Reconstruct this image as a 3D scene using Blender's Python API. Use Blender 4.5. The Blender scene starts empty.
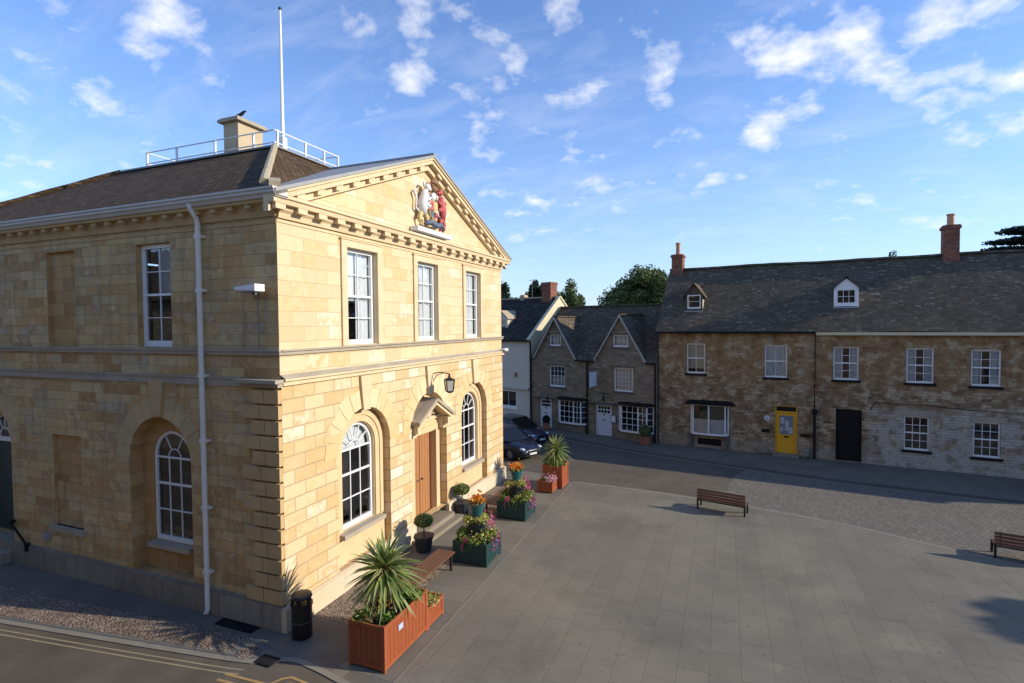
import bpy, math, random
import numpy as np
from mathutils import Vector, Matrix, noise
from mathutils.geometry import tessellate_polygon
random.seed(7)
R = math.radians
K = 1.15                      # site units -> metres (applied to every mesh and location at the end)
scene = bpy.context.scene
COL = scene.collection
PI = math.pi

# ------------------------------------------------------------------ materials
class NT:
    def __init__(s, name):
        s.m = bpy.data.materials.new(name); s.m.use_nodes = True
        s.t = s.m.node_tree; s.n = s.t.nodes; s.l = s.t.links
        s.b = s.n['Principled BSDF']; s.out = s.n['Material Output']
    def new(s, typ, **kw):
        nd = s.n.new(typ)
        for k, v in kw.items():
            if k.startswith('i_'): nd.inputs[k[2:].replace('_', ' ')].default_value = v
            else: setattr(nd, k, v)
        return nd
    def link(s, a, b): s.l.new(a, b)
    def val(s, inp, v):
        if hasattr(v, 'links') or isinstance(v, bpy.types.NodeSocket): s.link(v, inp)
        else: inp.default_value = v
    def math(s, op, a, b=0.0, clamp=False):
        nd = s.new('ShaderNodeMath', operation=op, use_clamp=clamp)
        s.val(nd.inputs[0], a); s.val(nd.inputs[1], b); return nd.outputs[0]
    def mix(s, f, a, b, blend='MIX'):
        nd = s.new('ShaderNodeMix', data_type='RGBA', blend_type=blend)
        s.val(nd.inputs[0], f); s.val(nd.inputs[6], c4(a)); s.val(nd.inputs[7], c4(b)); return nd.outputs[2]
    def ramp(s, f, stops, interp='LINEAR'):
        nd = s.new('ShaderNodeValToRGB'); nd.color_ramp.interpolation = interp
        e = nd.color_ramp.elements
        while len(e) > 1: e.remove(e[-1])
        e[0].position = stops[0][0]; e[0].color = c4(stops[0][1])
        for p, c in stops[1:]:
            x = e.new(p); x.color = c4(c)
        s.val(nd.inputs[0], f); return nd.outputs[0]
    def uv(s, scale=(1, 1, 1), loc=(0, 0, 0), rot=0):
        tc = s.new('ShaderNodeTexCoord'); mp = s.new('ShaderNodeMapping')
        mp.inputs['Scale'].default_value = scale; mp.inputs['Location'].default_value = loc
        mp.inputs['Rotation'].default_value = (0, 0, rot)
        s.link(tc.outputs['UV'], mp.inputs[0]); return mp.outputs[0]
    def obj(s):
        return s.new('ShaderNodeTexCoord').outputs['Object']
    def noise(s, vec, scale, detail=4, rough=.55, out='Fac'):
        nd = s.new('ShaderNodeTexNoise'); nd.inputs['Scale'].default_value = scale
        nd.inputs['Detail'].default_value = detail; nd.inputs['Roughness'].default_value = rough
        s.link(vec, nd.inputs['Vector']); return nd.outputs[out]
    def bump(s, h, strength=.5, dist=.02, prev=None):
        nd = s.new('ShaderNodeBump'); nd.inputs['Strength'].default_value = strength
        nd.inputs['Distance'].default_value = dist; s.val(nd.inputs['Height'], h)
        if prev is not None: s.link(prev, nd.inputs['Normal'])
        s.link(nd.outputs[0], s.b.inputs['Normal']); return nd.outputs[0]
def c4(c):
    if isinstance(c, (tuple, list)): return (c[0], c[1], c[2], 1.0)
    return c

def plain(name, col, rough=.6, var=.12, scale=3, metal=0, spec=.5, bump=0.0, fine=0.0):
    t = NT(name); o = t.obj()
    n = t.noise(o, scale, 5)
    k = t.math('ADD', t.math('MULTIPLY', n, 2 * var), 1 - var)
    if fine:
        k = t.math('MULTIPLY', k, t.math('ADD', t.math('MULTIPLY', t.noise(o, scale * 14, 3), 2 * fine), 1 - fine))
    col_n = t.mix(1.0, col, (0, 0, 0), 'MULTIPLY').node
    t.val(col_n.inputs[7], k)
    t.link(col_n.outputs[2], t.b.inputs['Base Color'])
    t.b.inputs['Roughness'].default_value = rough; t.b.inputs['Metallic'].default_value = metal
    t.b.inputs['Specular IOR Level'].default_value = spec
    if bump: t.bump(t.noise(o, scale * 8, 4), .6, bump)
    return t.m

def blockwork(name, stops, bw, bh, mortar, msize=.012, mdark=.6, offset=.5, squash=1.0, stain=.25,
              staincol=(.5, .5, .5), bump=.012, warp=0.0, rough=.85, fine=.18, mask=None, sqf=2, streak=0.0, rot=0, spec=.15, jbreak=.45):
    """coursed masonry / slates / paving: colour per unit from a ramp, joints, weather mottling"""
    t = NT(name); v = t.uv(rot=rot)
    if warp:
        w = t.noise(v, 1.7, 3, out='Color')
        a = t.new('ShaderNodeVectorMath', operation='SUBTRACT'); t.link(w, a.inputs[0]); a.inputs[1].default_value = (.5, .5, .5)
        b = t.new('ShaderNodeVectorMath', operation='SCALE'); t.link(a.outputs[0], b.inputs[0]); b.inputs['Scale'].default_value = warp
        c = t.new('ShaderNodeVectorMath', operation='ADD'); t.link(v, c.inputs[0]); t.link(b.outputs[0], c.inputs[1]); vb = c.outputs[0]
    else: vb = v
    br = t.new('ShaderNodeTexBrick', offset=offset, squash=squash, squash_frequency=sqf)
    t.link(vb, br.inputs['Vector'])
    br.inputs['Color1'].default_value = (0, 0, 0, 1); br.inputs['Color2'].default_value = (1, 1, 1, 1)
    br.inputs['Mortar'].default_value = (.5, .5, .5, 1); br.inputs['Scale'].default_value = 1
    br.inputs['Mortar Size'].default_value = msize; br.inputs['Mortar Smooth'].default_value = .3
    br.inputs['Brick Width'].default_value = bw; br.inputs['Row Height'].default_value = bh
    sep = t.new('ShaderNodeSeparateColor'); t.link(br.outputs['Color'], sep.inputs[0])
    n1 = t.noise(v, .9, 5, .6); n2 = t.noise(v, 26, 4, .6); n3 = t.noise(v, 5, 4, .6)
    f = t.math('ADD', sep.outputs[0], t.math('MULTIPLY', t.math('SUBTRACT', n3, .5), .5), True)
    base = t.ramp(f, stops)
    k = t.math('ADD', t.math('MULTIPLY', n2, 2 * fine), 1 - fine)
    x = t.new('ShaderNodeMix', data_type='RGBA', blend_type='MULTIPLY'); x.inputs[0].default_value = 1
    t.link(base, x.inputs[6]); t.link(k, x.inputs[7]); c = x.outputs[2]
    sm = t.ramp(n1, [(.42, (0, 0, 0)), (.68, (1, 1, 1))])
    c = t.mix(t.math('MULTIPLY', sm, stain), c, staincol)
    if streak:
        vs = t.uv(scale=(3.0, .35, 1)); st = t.ramp(t.noise(vs, 1.6, 4, .6), [(.5, (0, 0, 0)), (.72, (1, 1, 1))])
        c = t.mix(t.math('MULTIPLY', st, streak), c, tuple(q * .55 for q in staincol))
    if mask: c = mask(t, v, c, n1, n3)
    jb = t.ramp(t.noise(t.uv(loc=(11, 4, 0)), 1.9, 5, .65), [(.5 - .12 * jbreak - .1, (1 - jbreak,) * 3), (.60, (1, 1, 1))])
    mo = t.mix(t.math('MULTIPLY', t.math('MULTIPLY', br.outputs['Fac'], mdark), jb), c, mortar)
    t.link(mo, t.b.inputs['Base Color']); t.b.inputs['Roughness'].default_value = rough
    t.b.inputs['Specular IOR Level'].default_value = spec
    h = t.math('SUBTRACT', t.math('ADD', t.math('MULTIPLY', n2, .35), t.math('MULTIPLY', sep.outputs[0], .3)), br.outputs['Fac'])
    t.bump(h, 1.0, bump)
    return t.m

M = {}
CR = (.66, .50, .28); OR = (.58, .385, .17); PL = (.70, .58, .38); GY = (.45, .41, .34); BR = (.42, .27, .13)
M['ashlar_front'] = blockwork('ashlar_limestone', [(0, (.62, .45, .25)), (.25, (.66, .50, .30)), (.6, (.69, .535, .32)), (.85, (.60, .42, .20)), (1, (.73, .62, .44))],
    .70, .30, (.40, .28, .14), .006, .4, stain=.22, staincol=(.52, .44, .32), bump=.006, fine=.12)
M['rustic_front'] = blockwork('rusticated_limestone', [(0, (.61, .43, .22)), (.2, (.58, .39, .18)), (.4, (.67, .51, .30)), (.6, (.65, .48, .26)), (.8, (.57, .38, .17)), (1, (.75, .66, .50))],
    .60, .285, (.34, .235, .13), .012, .5, stain=.25, staincol=(.62, .52, .36), bump=.03, fine=.12)
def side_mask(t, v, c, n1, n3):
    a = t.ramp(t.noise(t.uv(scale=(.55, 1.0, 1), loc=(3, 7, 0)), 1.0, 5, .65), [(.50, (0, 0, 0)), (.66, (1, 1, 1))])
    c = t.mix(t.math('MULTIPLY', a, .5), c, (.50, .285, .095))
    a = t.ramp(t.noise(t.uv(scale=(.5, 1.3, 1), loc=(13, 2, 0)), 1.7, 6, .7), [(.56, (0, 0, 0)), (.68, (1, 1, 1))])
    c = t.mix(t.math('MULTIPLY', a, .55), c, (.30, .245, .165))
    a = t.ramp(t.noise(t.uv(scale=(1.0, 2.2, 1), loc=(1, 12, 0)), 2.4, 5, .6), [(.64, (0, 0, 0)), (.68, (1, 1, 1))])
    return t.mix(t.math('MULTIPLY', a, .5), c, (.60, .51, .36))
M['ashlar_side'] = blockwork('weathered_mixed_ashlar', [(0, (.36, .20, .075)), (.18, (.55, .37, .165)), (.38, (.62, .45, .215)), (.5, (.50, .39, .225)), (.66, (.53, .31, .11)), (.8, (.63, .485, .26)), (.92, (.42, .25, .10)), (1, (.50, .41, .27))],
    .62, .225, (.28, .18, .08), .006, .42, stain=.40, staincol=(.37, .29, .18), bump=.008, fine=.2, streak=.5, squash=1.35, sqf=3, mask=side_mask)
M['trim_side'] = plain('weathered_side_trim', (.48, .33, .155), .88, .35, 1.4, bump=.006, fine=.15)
M['vous'] = blockwork('voussoir_limestone', [(0, (.62, .43, .2)), (.5, (.68, .50, .27)), (1, (.72, .58, .36))], .9, .9, (.6, .42, .2), .001, .1, stain=.25, staincol=(.55, .42, .25), bump=.005, fine=.12)
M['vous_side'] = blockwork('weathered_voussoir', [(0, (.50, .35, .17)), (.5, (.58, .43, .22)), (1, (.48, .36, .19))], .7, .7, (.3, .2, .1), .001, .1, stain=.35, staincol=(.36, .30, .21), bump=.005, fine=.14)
M['surround'] = plain('peach_moulded_limestone', (.63, .46, .255), .85, .22, 1.6, bump=.004, fine=.12)
M['stone_trim'] = plain('dressed_limestone_trim', (.65, .50, .30), .85, .2, 1.6, bump=.004, fine=.12)
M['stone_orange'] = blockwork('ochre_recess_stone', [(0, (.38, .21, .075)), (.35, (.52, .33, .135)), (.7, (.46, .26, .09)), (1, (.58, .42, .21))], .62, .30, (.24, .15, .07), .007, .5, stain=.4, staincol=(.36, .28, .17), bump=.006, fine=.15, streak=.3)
M['stone_grey'] = plain('weathered_grey_string_stone', (.36, .305, .225), .9, .34, 1.5, bump=.006, fine=.16)
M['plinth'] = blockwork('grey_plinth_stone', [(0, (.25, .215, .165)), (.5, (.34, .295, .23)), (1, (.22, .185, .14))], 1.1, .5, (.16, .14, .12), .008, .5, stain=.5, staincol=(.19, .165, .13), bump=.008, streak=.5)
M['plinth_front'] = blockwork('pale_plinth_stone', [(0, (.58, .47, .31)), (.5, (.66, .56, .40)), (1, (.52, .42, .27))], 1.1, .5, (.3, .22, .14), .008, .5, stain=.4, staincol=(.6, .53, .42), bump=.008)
M['quoin'] = plain('quoin_stone', (.50, .34, .155), .88, .42, 1.1, bump=.008, fine=.15)
M['board_paint'] = plain('dull_grey_white_boards', (.42, .39, .34), .7, .15, 3)
M['white_paint'] = plain('white_gloss_paint', (.80, .79, .76), .4, .05, 2)
M['pipe_paint'] = plain('cream_white_pipe_paint', (.74, .68, .58), .5, .08, 2)
M['gutter'] = plain('off_white_gutter_paint', (.52, .485, .43), .6, .12, 2)
M['lead'] = plain('grey_lead_sheet', (.30, .30, .295), .65, .22, 2.2, fine=.08)
M['brown_tile'] = blockwork('brown_clay_roof_tiles', [(0, (.065, .038, .018)), (.4, (.09, .055, .027)), (.75, (.11, .068, .034)), (1, (.15, .10, .055))], .19, .135, (.015, .012, .01), .016, .85, stain=.2, staincol=(.12, .082, .04), bump=.03, fine=.4)
M['hip'] = plain('pale_hip_mortar', (.40, .33, .22), .9, .3, 3, fine=.2)
def rubble_mask(t, v, c, n1, n3):
    sx = t.new('ShaderNodeSeparateXYZ'); t.link(v, sx.inputs[0]); u, z = sx.outputs[0], sx.outputs[1]
    # limewashed lower right, brown ironstone above
    a = t.math('MULTIPLY', t.math('SUBTRACT', u, 8.55), 3.0, True)
    zz = t.math('ADD', z, t.math('MULTIPLY', t.math('SUBTRACT', n1, .5), 1.6))
    b = t.math('MULTIPLY', t.math('SUBTRACT', 2.55, zz), 2.5, True)
    patch = t.math('MULTIPLY', a, b)
    p2 = t.math('MULTIPLY', patch, t.ramp(t.noise(t.uv(), 2.4, 6, .65), [(.42, (.15, .15, .15)), (.52, (1, 1, 1))]))
    warm = t.math('MULTIPLY', t.math('SUBTRACT', zz, 2.9), 1.0, True)
    c = t.mix(t.math('MULTIPLY', warm, .62), c, (.33, .18, .07))
    nb = t.noise(t.uv(loc=(5, 1, 0)), 2.1, 6, .68)
    c = t.mix(t.math('MULTIPLY', t.ramp(nb, [(.52, (0, 0, 0)), (.60, (1, 1, 1))]), .65), c, (.56, .45, .29))
    c = t.mix(t.math('MULTIPLY', t.ramp(nb, [(.38, (1, 1, 1)), (.46, (0, 0, 0))]), .65), c, (.12, .065, .03))
    base = t.math('MULTIPLY', t.math('SUBTRACT', .75, zz), 2.5, True)
    c = t.mix(t.math('MULTIPLY', base, .5), c, (.36, .32, .25))
    # pale repointed streaks
    vs = t.uv(scale=(1.1, .22, 1), loc=(3.3, 0, 0)); st = t.ramp(t.noise(vs, 1.2, 4, .6), [(.56, (0, 0, 0)), (.68, (1, 1, 1))])
    c = t.mix(t.math('MULTIPLY', st, .4), c, (.40, .34, .25))
    return t.mix(t.math('MULTIPLY', p2, .72), c, (.52, .48, .41))
M['rubble'] = blockwork('coursed_rubble_stone', [(0, (.13, .075, .036)), (.3, (.29, .19, .10)), (.55, (.22, .13, .062)), (.8, (.36, .26, .145)), (1, (.46, .36, .23))],
    .30, .115, (.30, .25, .18), .014, .55, stain=.45, staincol=(.20, .135, .075), bump=.02, warp=.16, fine=.3, mask=rubble_mask)
M['rubble_plain'] = blockwork('coursed_rubble_plain', [(0, (.26, .18, .10)), (.5, (.38, .28, .17)), (1, (.48, .38, .25))], .34, .14, (.30, .25, .18), .014, .5, stain=.3, staincol=(.3, .24, .17), bump=.02, warp=.08, fine=.2)
M['cottage_stone'] = blockwork('grey_cottage_rubble', [(0, (.16, .12, .075)), (.4, (.26, .205, .135)), (.7, (.23, .17, .105)), (1, (.37, .30, .21))],
    .30, .12, (.26, .22, .17), .013, .5, stain=.35, staincol=(.22, .19, .15), bump=.018, warp=.08, fine=.2)
M['slate'] = blockwork('stone_slates', [(0, (.080, .061, .041)), (.35, (.104, .081, .055)), (.7, (.128, .101, .070)), (.94, (.17, .138, .098)), (1, (.25, .212, .155))],
    .20, .105, (.018, .016, .014), .012, .4, stain=.3, staincol=(.15, .122, .085), bump=.022, warp=.13, fine=.3, squash=1.3)
M['slate_dark'] = blockwork('dark_blue_slates', [(0, (.030, .026, .024)), (.6, (.045, .040, .036)), (1, (.07, .062, .055))], .3, .2, (.012, .012, .014), .012, .7, stain=.2, staincol=(.05, .045, .045), bump=.012, fine=.2)
M['render_white'] = plain('painted_render', (.62, .55, .455), .8, .08, 1.5)
M['render_cream'] = plain('cream_roughcast', (.62, .55, .36), .85, .12, 1.5, fine=.1)
M['brick'] = blockwork('red_chimney_brick', [(0, (.15, .05, .03)), (.5, (.25, .085, .05)), (1, (.33, .14, .085))], .2, .075, (.3, .24, .18), .01, .5, stain=.3, staincol=(.16, .09, .07), bump=.008)
M['pot'] = plain('clay_chimney_pot', (.52, .27, .15), .8, .2, 4)
M['chimney_stone'] = plain('cream_chimney_render', (.48, .38, .24), .85, .15, 2, fine=.1)
M['black'] = plain('black_paint', (.007, .007, .007), .6, .2, 4, spec=.25)
M['iron'] = plain('dark_iron', (.03, .03, .032), .5, .2, 6, metal=.5)
M['bin_black'] = plain('black_plastic', (.012, .012, .013), .38, .15, 5)
M['oak'] = None
def wood(name, c1, c2, rough=.6, board=.11, axis=0, groove=.75):
    t = NT(name); v = t.uv(rot=(PI / 2 if axis else 0))
    vv = t.uv(scale=((14, 1.2, 1) if axis == 0 else (1.2, 14, 1)))
    n = t.noise(vv, 2.2, 5, .6)
    c = t.ramp(n, [(.3, c1), (.7, c2)])
    sx = t.new('ShaderNodeSeparateXYZ'); t.link(t.uv(), sx.inputs[0])
    w = t.math('FRACT', t.math('DIVIDE', sx.outputs[axis], board)); w = t.math('ABSOLUTE', t.math('SUBTRACT', w, .5))
    g = t.math('MULTIPLY', t.math('SUBTRACT', w, .44), 25, True)
    c2_ = t.mix(t.math('MULTIPLY', g, groove), c, tuple(q * .25 for q in c1))
    t.link(c2_, t.b.inputs['Base Color']); t.b.inputs['Roughness'].default_value = rough
    t.bump(t.math('SUBTRACT', t.math('MULTIPLY', n, .2), g), .8, .01)
    return t.m
M['door_oak'] = wood('varnished_oak_boards', (.31, .135, .045), (.42, .20, .08), .55, .16)
M['planter_red'] = wood('red_cedar_boards', (.235, .052, .015), (.33, .083, .025), .55, .12)
M['planter_trim'] = plain('red_cedar_trim', (.31, .08, .028), .55, .2, 6)
M['bench_wood'] = wood('weathered_brown_slats', (.10, .045, .026), (.17, .075, .042), .6, 5.0, groove=0)
M['planter_green'] = wood('dark_green_painted_boards', (.007, .040, .038), (.010, .052, .048), .45, .12)
M['teal'] = plain('teal_glazed_pot', (.012, .085, .095), .4, .15, 6)
M['navy_pot'] = plain('dark_blue_grey_pot', (.018, .024, .032), .5, .2, 5)
M['terracotta'] = plain('terracotta', (.30, .11, .06), .75, .2, 6)
M['soil'] = plain('potting_soil', (.05, .035, .025), .95, .4, 10)
M['yellow_door'] = plain('mustard_door_paint', (.72, .36, .012), .45, .05, 3)
M['white_door'] = plain('pale_grey_door_paint', (.62, .63, .64), .5, .05, 3)
M['dark_room'] = plain('dark_interior', (.015, .014, .014), .9, .1, 1)
M['curtain'] = plain('net_curtain', (.74, .74, .74), .9, .22, 7)
M['blind'] = plain('cream_roller_blind', (.62, .56, .44), .85, .08, 2)
M['asphalt'] = None
def ground_mat(name, stops, scale=1.3, speck=.2, rough=.9, bump=.006, big=.35):
    t = NT(name); v = t.uv()
    n = t.noise(v, big, 6, .6); n2 = t.noise(v, 60, 3, .7); n3 = t.noise(v, scale, 5, .6)
    f = t.math('ADD', t.math('MULTIPLY', n, .6), t.math('MULTIPLY', n3, .4))
    c = t.ramp(f, stops)
    x = t.new('ShaderNodeMix', data_type='RGBA', blend_type='MULTIPLY'); x.inputs[0].default_value = 1
    t.link(c, x.inputs[6]); t.link(t.math('ADD', t.math('MULTIPLY', n2, 2 * speck), 1 - speck), x.inputs[7])
    t.link(x.outputs[2], t.b.inputs['Base Color']); t.b.inputs['Roughness'].default_value = rough
    t.b.inputs['Specular IOR Level'].default_value = .25
    t.bump(n2, .5, bump); return t.m
M['asphalt'] = ground_mat('worn_asphalt', [(.35, (.084, .070, .052)), (.5, (.113, .094, .070)), (.65, (.145, .122, .092))])
M['pave_asphalt'] = ground_mat('footway_asphalt', [(.35, (.115, .099, .078)), (.5, (.15, .13, .102)), (.65, (.185, .16, .125))])
M['earth'] = ground_mat('rough_ground', [(.35, (.06, .08, .035)), (.65, (.10, .10, .05))])
def square_mask(t, v, c, n1, n3):
    def blot(loc, sc, lo, hi, w, col, det=6, ro=.65, rgh=None):
        m = t.ramp(t.noise(t.uv(loc=loc), sc, det, ro), [(lo, (0, 0, 0)), (hi, (1, 1, 1))])
        return t.mix(t.math('MULTIPLY', m, w), cc[0], col)
    cc = [c]
    cc[0] = blot((0, 0, 0), .24, .44, .60, .55, (.245, .215, .150))
    cc[0] = blot((7, 3, 0), .30, .50, .64, .55, (.115, .105, .085))
    cc[0] = blot((1, 8, 0), 1.1, .52, .68, .35, (.135, .122, .098))
    cc[0] = blot((4, 2, 0), .55, .60, .68, .35, (.27, .235, .165))
    cc[0] = blot((2, 9, 0), 3.4, .66, .70, .35, (.30, .275, .22))
    cc[0] = blot((6, 6, 0), 7.5, .70, .73, .5, (.07, .065, .06), 2, .4)
    return cc[0]
M['flags'] = blockwork('square_flagstones', [(0, (.166, .150, .114)), (.5, (.176, .158, .121)), (1, (.188, .168, .128))],
    1.15, .52, (.09, .082, .065), .009, .34, stain=.25, staincol=(.15, .14, .125), bump=.006, fine=.10, mask=square_mask, rot=PI / 2, offset=.37, spec=.25, jbreak=.95)
M['flags_path'] = blockwork('footway_flagstones', [(0, (.15, .135, .105)), (.5, (.18, .162, .128)), (1, (.205, .185, .145))], .8, .55, (.09, .08, .065), .010, .3, stain=.5, staincol=(.15, .135, .115), bump=.006, fine=.12)
M['setts'] = blockwork('stone_setts', [(0, (.14, .127, .105)), (.5, (.185, .165, .135)), (1, (.225, .20, .165))], .17, .085, (.07, .062, .05), .012, .42, stain=.4, staincol=(.14, .128, .11), bump=.012, fine=.15, warp=.03, rot=R(79))
M['kerb'] = plain('pale_kerb_stone', (.225, .19, .135), .85, .2, 2, fine=.12)
M['kerb_mid'] = plain('grey_tan_kerb_stone', (.23, .205, .165), .85, .25, 2, fine=.15)
M['kerb_dark'] = plain('dark_kerb_stone', (.10, .098, .095), .85, .25, 2, fine=.12)
M['yellow_line'] = plain('worn_yellow_paint', (.30, .255, .15), .85, .35, 5, fine=.25)
M['orange_line'] = plain('worn_orange_paint', (.42, .26, .09), .85, .25, 5, fine=.2)
M['white_line'] = plain('worn_white_paint', (.42, .36, .28), .8, .25, 5, fine=.2)
def pebbles(name, stops, scale=11, dark=(.05, .035, .03)):
    t = NT(name); v = t.uv()
    vo = t.new('ShaderNodeTexVoronoi', feature='F1'); vo.inputs['Scale'].default_value = scale; vo.inputs['Randomness'].default_value = .85; t.link(v, vo.inputs['Vector'])
    sp = t.new('ShaderNodeSeparateColor'); t.link(vo.outputs['Color'], sp.inputs[0])
    c = t.ramp(sp.outputs[0], stops)
    d = t.ramp(vo.outputs['Distance'], [(.30, (0, 0, 0)), (.55, (1, 1, 1))])
    n = t.ramp(t.noise(v, .9, 5, .6), [(.35, (.65, .65, .65)), (.65, (1.15, 1.15, 1.15))])
    c = t.mix(1.0, c, n, 'MULTIPLY')
    c = t.mix(t.math('MULTIPLY', d, .75), c, dark)
    t.link(c, t.b.inputs['Base Color']); t.b.inputs['Roughness'].default_value = .8
    t.bump(t.math('SUBTRACT', 1.0, vo.outputs['Distance']), 1.0, .035); return t.m
M['pebbles'] = pebbles('set_pebbles', [(0, (.33, .225, .15)), (.4, (.40, .285, .20)), (.7, (.46, .345, .25)), (1, (.56, .48, .37))], 28)
M['pebble_dark'] = pebbles('dark_edge_cobbles', [(0, (.04, .04, .045)), (.6, (.09, .088, .088)), (1, (.17, .16, .15))], 7)
def leafmat(name, cols, rough=.5, trans=.25):
    t = NT(name); g = t.new('ShaderNodeNewGeometry')
    c = t.ramp(g.outputs['Random Per Island'], cols)
    t.link(c, t.b.inputs['Base Color']); t.b.inputs['Roughness'].default_value = rough
    t.b.inputs['Specular IOR Level'].default_value = .3
    tr = t.new('ShaderNodeBsdfTranslucent'); t.link(c, tr.inputs[0])
    mx = t.new('ShaderNodeMixShader'); mx.inputs[0].default_value = trans
    t.link(t.b.outputs[0], mx.inputs[1]); t.link(tr.outputs[0], mx.inputs[2]); t.link(mx.outputs[0], t.out.inputs[0]); return t.m
M['leaf'] = leafmat('broadleaf_foliage', [(0, (.055, .085, .024)), (.5, (.11, .145, .042)), (1, (.19, .215, .075))])
M['leaf_dark'] = leafmat('conifer_foliage', [(0, (.010, .026, .014)), (.6, (.020, .042, .020)), (1, (.035, .065, .03))])
M['leaf_cedar'] = leafmat('cedar_foliage', [(0, (.012, .028, .022)), (1, (.030, .055, .040))])
M['leaf_palm'] = leafmat('sword_leaves', [(0, (.12, .18, .045)), (.5, (.24, .30, .09)), (.88, (.38, .42, .16)), (1, (.48, .40, .18))], .4, .3)
M['leaf_dry'] = leafmat('dry_brown_leaves', [(0, (.14, .09, .04)), (1, (.28, .20, .10))])
M['leaf_box'] = leafmat('clipped_box_leaves', [(0, (.08, .13, .03)), (1, (.24, .29, .09))])
M['leaf_bed'] = leafmat('bedding_leaves', [(0, (.05, .12, .02)), (.5, (.12, .22, .04)), (1, (.30, .36, .08))])
M['leaf_lime'] = leafmat('lime_yellow_leaves', [(0, (.22, .26, .05)), (.5, (.45, .44, .10)), (1, (.70, .62, .26))])
M['fl_orange'] = leafmat('orange_petals', [(0, (.55, .12, .01)), (.5, (.75, .26, .02)), (1, (.80, .45, .08))])
M['fl_pink'] = leafmat('pink_petals', [(0, (.45, .03, .14)), (.5, (.62, .10, .28)), (1, (.75, .35, .45))])
M['fl_purple'] = leafmat('purple_petals', [(0, (.16, .05, .30)), (1, (.40, .18, .50))])
M['fl_white'] = leafmat('pale_pink_petals', [(0, (.75, .60, .62)), (1, (.70, .25, .33))])
M['bark'] = plain('bark', (.10, .072, .05), .9, .35, 5, bump=.01)
def car_paint():
    t = NT('dark_blue_car_paint'); t.b.inputs['Base Color'].default_value = (.006, .009, .022, 1)
    t.b.inputs['Roughness'].default_value = .28; t.b.inputs['Coat Weight'].default_value = .45; t.b.inputs['Coat Roughness'].default_value = .05
    t.bump(t.noise(t.obj(), 60, 2), .02, .001); return t.m
M['car'] = car_paint()
def simple(name, col, rough, metal=0, spec=.5):
    t = NT(name); n = t.noise(t.obj(), 8, 3)
    t.link(t.mix(t.math('MULTIPLY', n, .3), col, tuple(q * .7 for q in col)), t.b.inputs['Base Color'])
    t.b.inputs['Roughness'].default_value = rough; t.b.inputs['Metallic'].default_value = metal; t.b.inputs['Specular IOR Level'].default_value = spec; return t.m
M['car_glass'] = simple('tinted_car_glass', (.008, .009, .012), .12, 0, .4)
M['tyre'] = simple('tyre_rubber', (.015, .015, .015), .85)
M['rim'] = simple('alloy_rim', (.4, .4, .42), .3, .9)
M['headlight'] = simple('clear_headlight', (.55, .6, .68), .12, .3, .9)
M['plate'] = simple('white_plate', (.7, .7, .68), .5)
M['lamp_glass'] = simple('frosted_lantern_glass', (.42, .42, .36), .25, 0, .6)
M['bronze'] = simple('weathered_bronze', (.14, .12, .07), .5, .5)
M['blue_label'] = simple('blue_white_label', (.42, .52, .80), .5)
M['door_glass'] = simple('curtained_blue_grey_glass', (.16, .19, .24), .15, 0, .6)
M['note'] = simple('faded_notice_paper', (.42, .42, .42), .8)
M['paper'] = simple('white_paper', (.68, .69, .72), .7)
M['grey_metal'] = simple('painted_grey_metal', (.22, .22, .22), .6, .2)
M['red_paint'] = simple('red_heraldic_paint', (.50, .09, .09), .6)
M['gold_paint'] = simple('gold_heraldic_paint', (.60, .45, .20), .55)
M['blue_paint'] = simple('blue_heraldic_paint', (.10, .13, .18), .6)
M['crown_paint'] = simple('brown_gold_paint', (.22, .11, .05), .6)
M['white_heraldic'] = simple('white_heraldic_paint', (.78, .76, .74), .6)
M['feather'] = simple('black_feathers', (.01, .01, .012), .5)
def glass():
    t = NT('window_glass'); n = t.n; n.remove(t.b)
    tr = t.new('ShaderNodeBsdfTransparent'); tr.inputs[0].default_value = (.82, .86, .88, 1)
    gl = t.new('ShaderNodeBsdfGlossy'); gl.inputs['Roughness'].default_value = .03; gl.inputs[0].default_value = (.9, .93, 1, 1)
    bp = t.new('ShaderNodeBump'); bp.inputs['Strength'].default_value = .08; bp.inputs['Distance'].default_value = .02
    t.link(t.noise(t.obj(), 2.5, 2), bp.inputs['Height']); t.link(bp.outputs[0], gl.inputs['Normal'])
    fr = t.new('ShaderNodeFresnel'); fr.inputs[0].default_value = 1.52
    f = t.math('ADD', t.math('MULTIPLY', fr.outputs[0], 1.3), .05, True)
    mx = t.new('ShaderNodeMixShader'); t.link(f, mx.inputs[0]); t.link(tr.outputs[0], mx.inputs[1]); t.link(gl.outputs[0], mx.inputs[2])
    t.link(mx.outputs[0], t.out.inputs[0]); return t.m
M['glass'] = glass()

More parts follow.
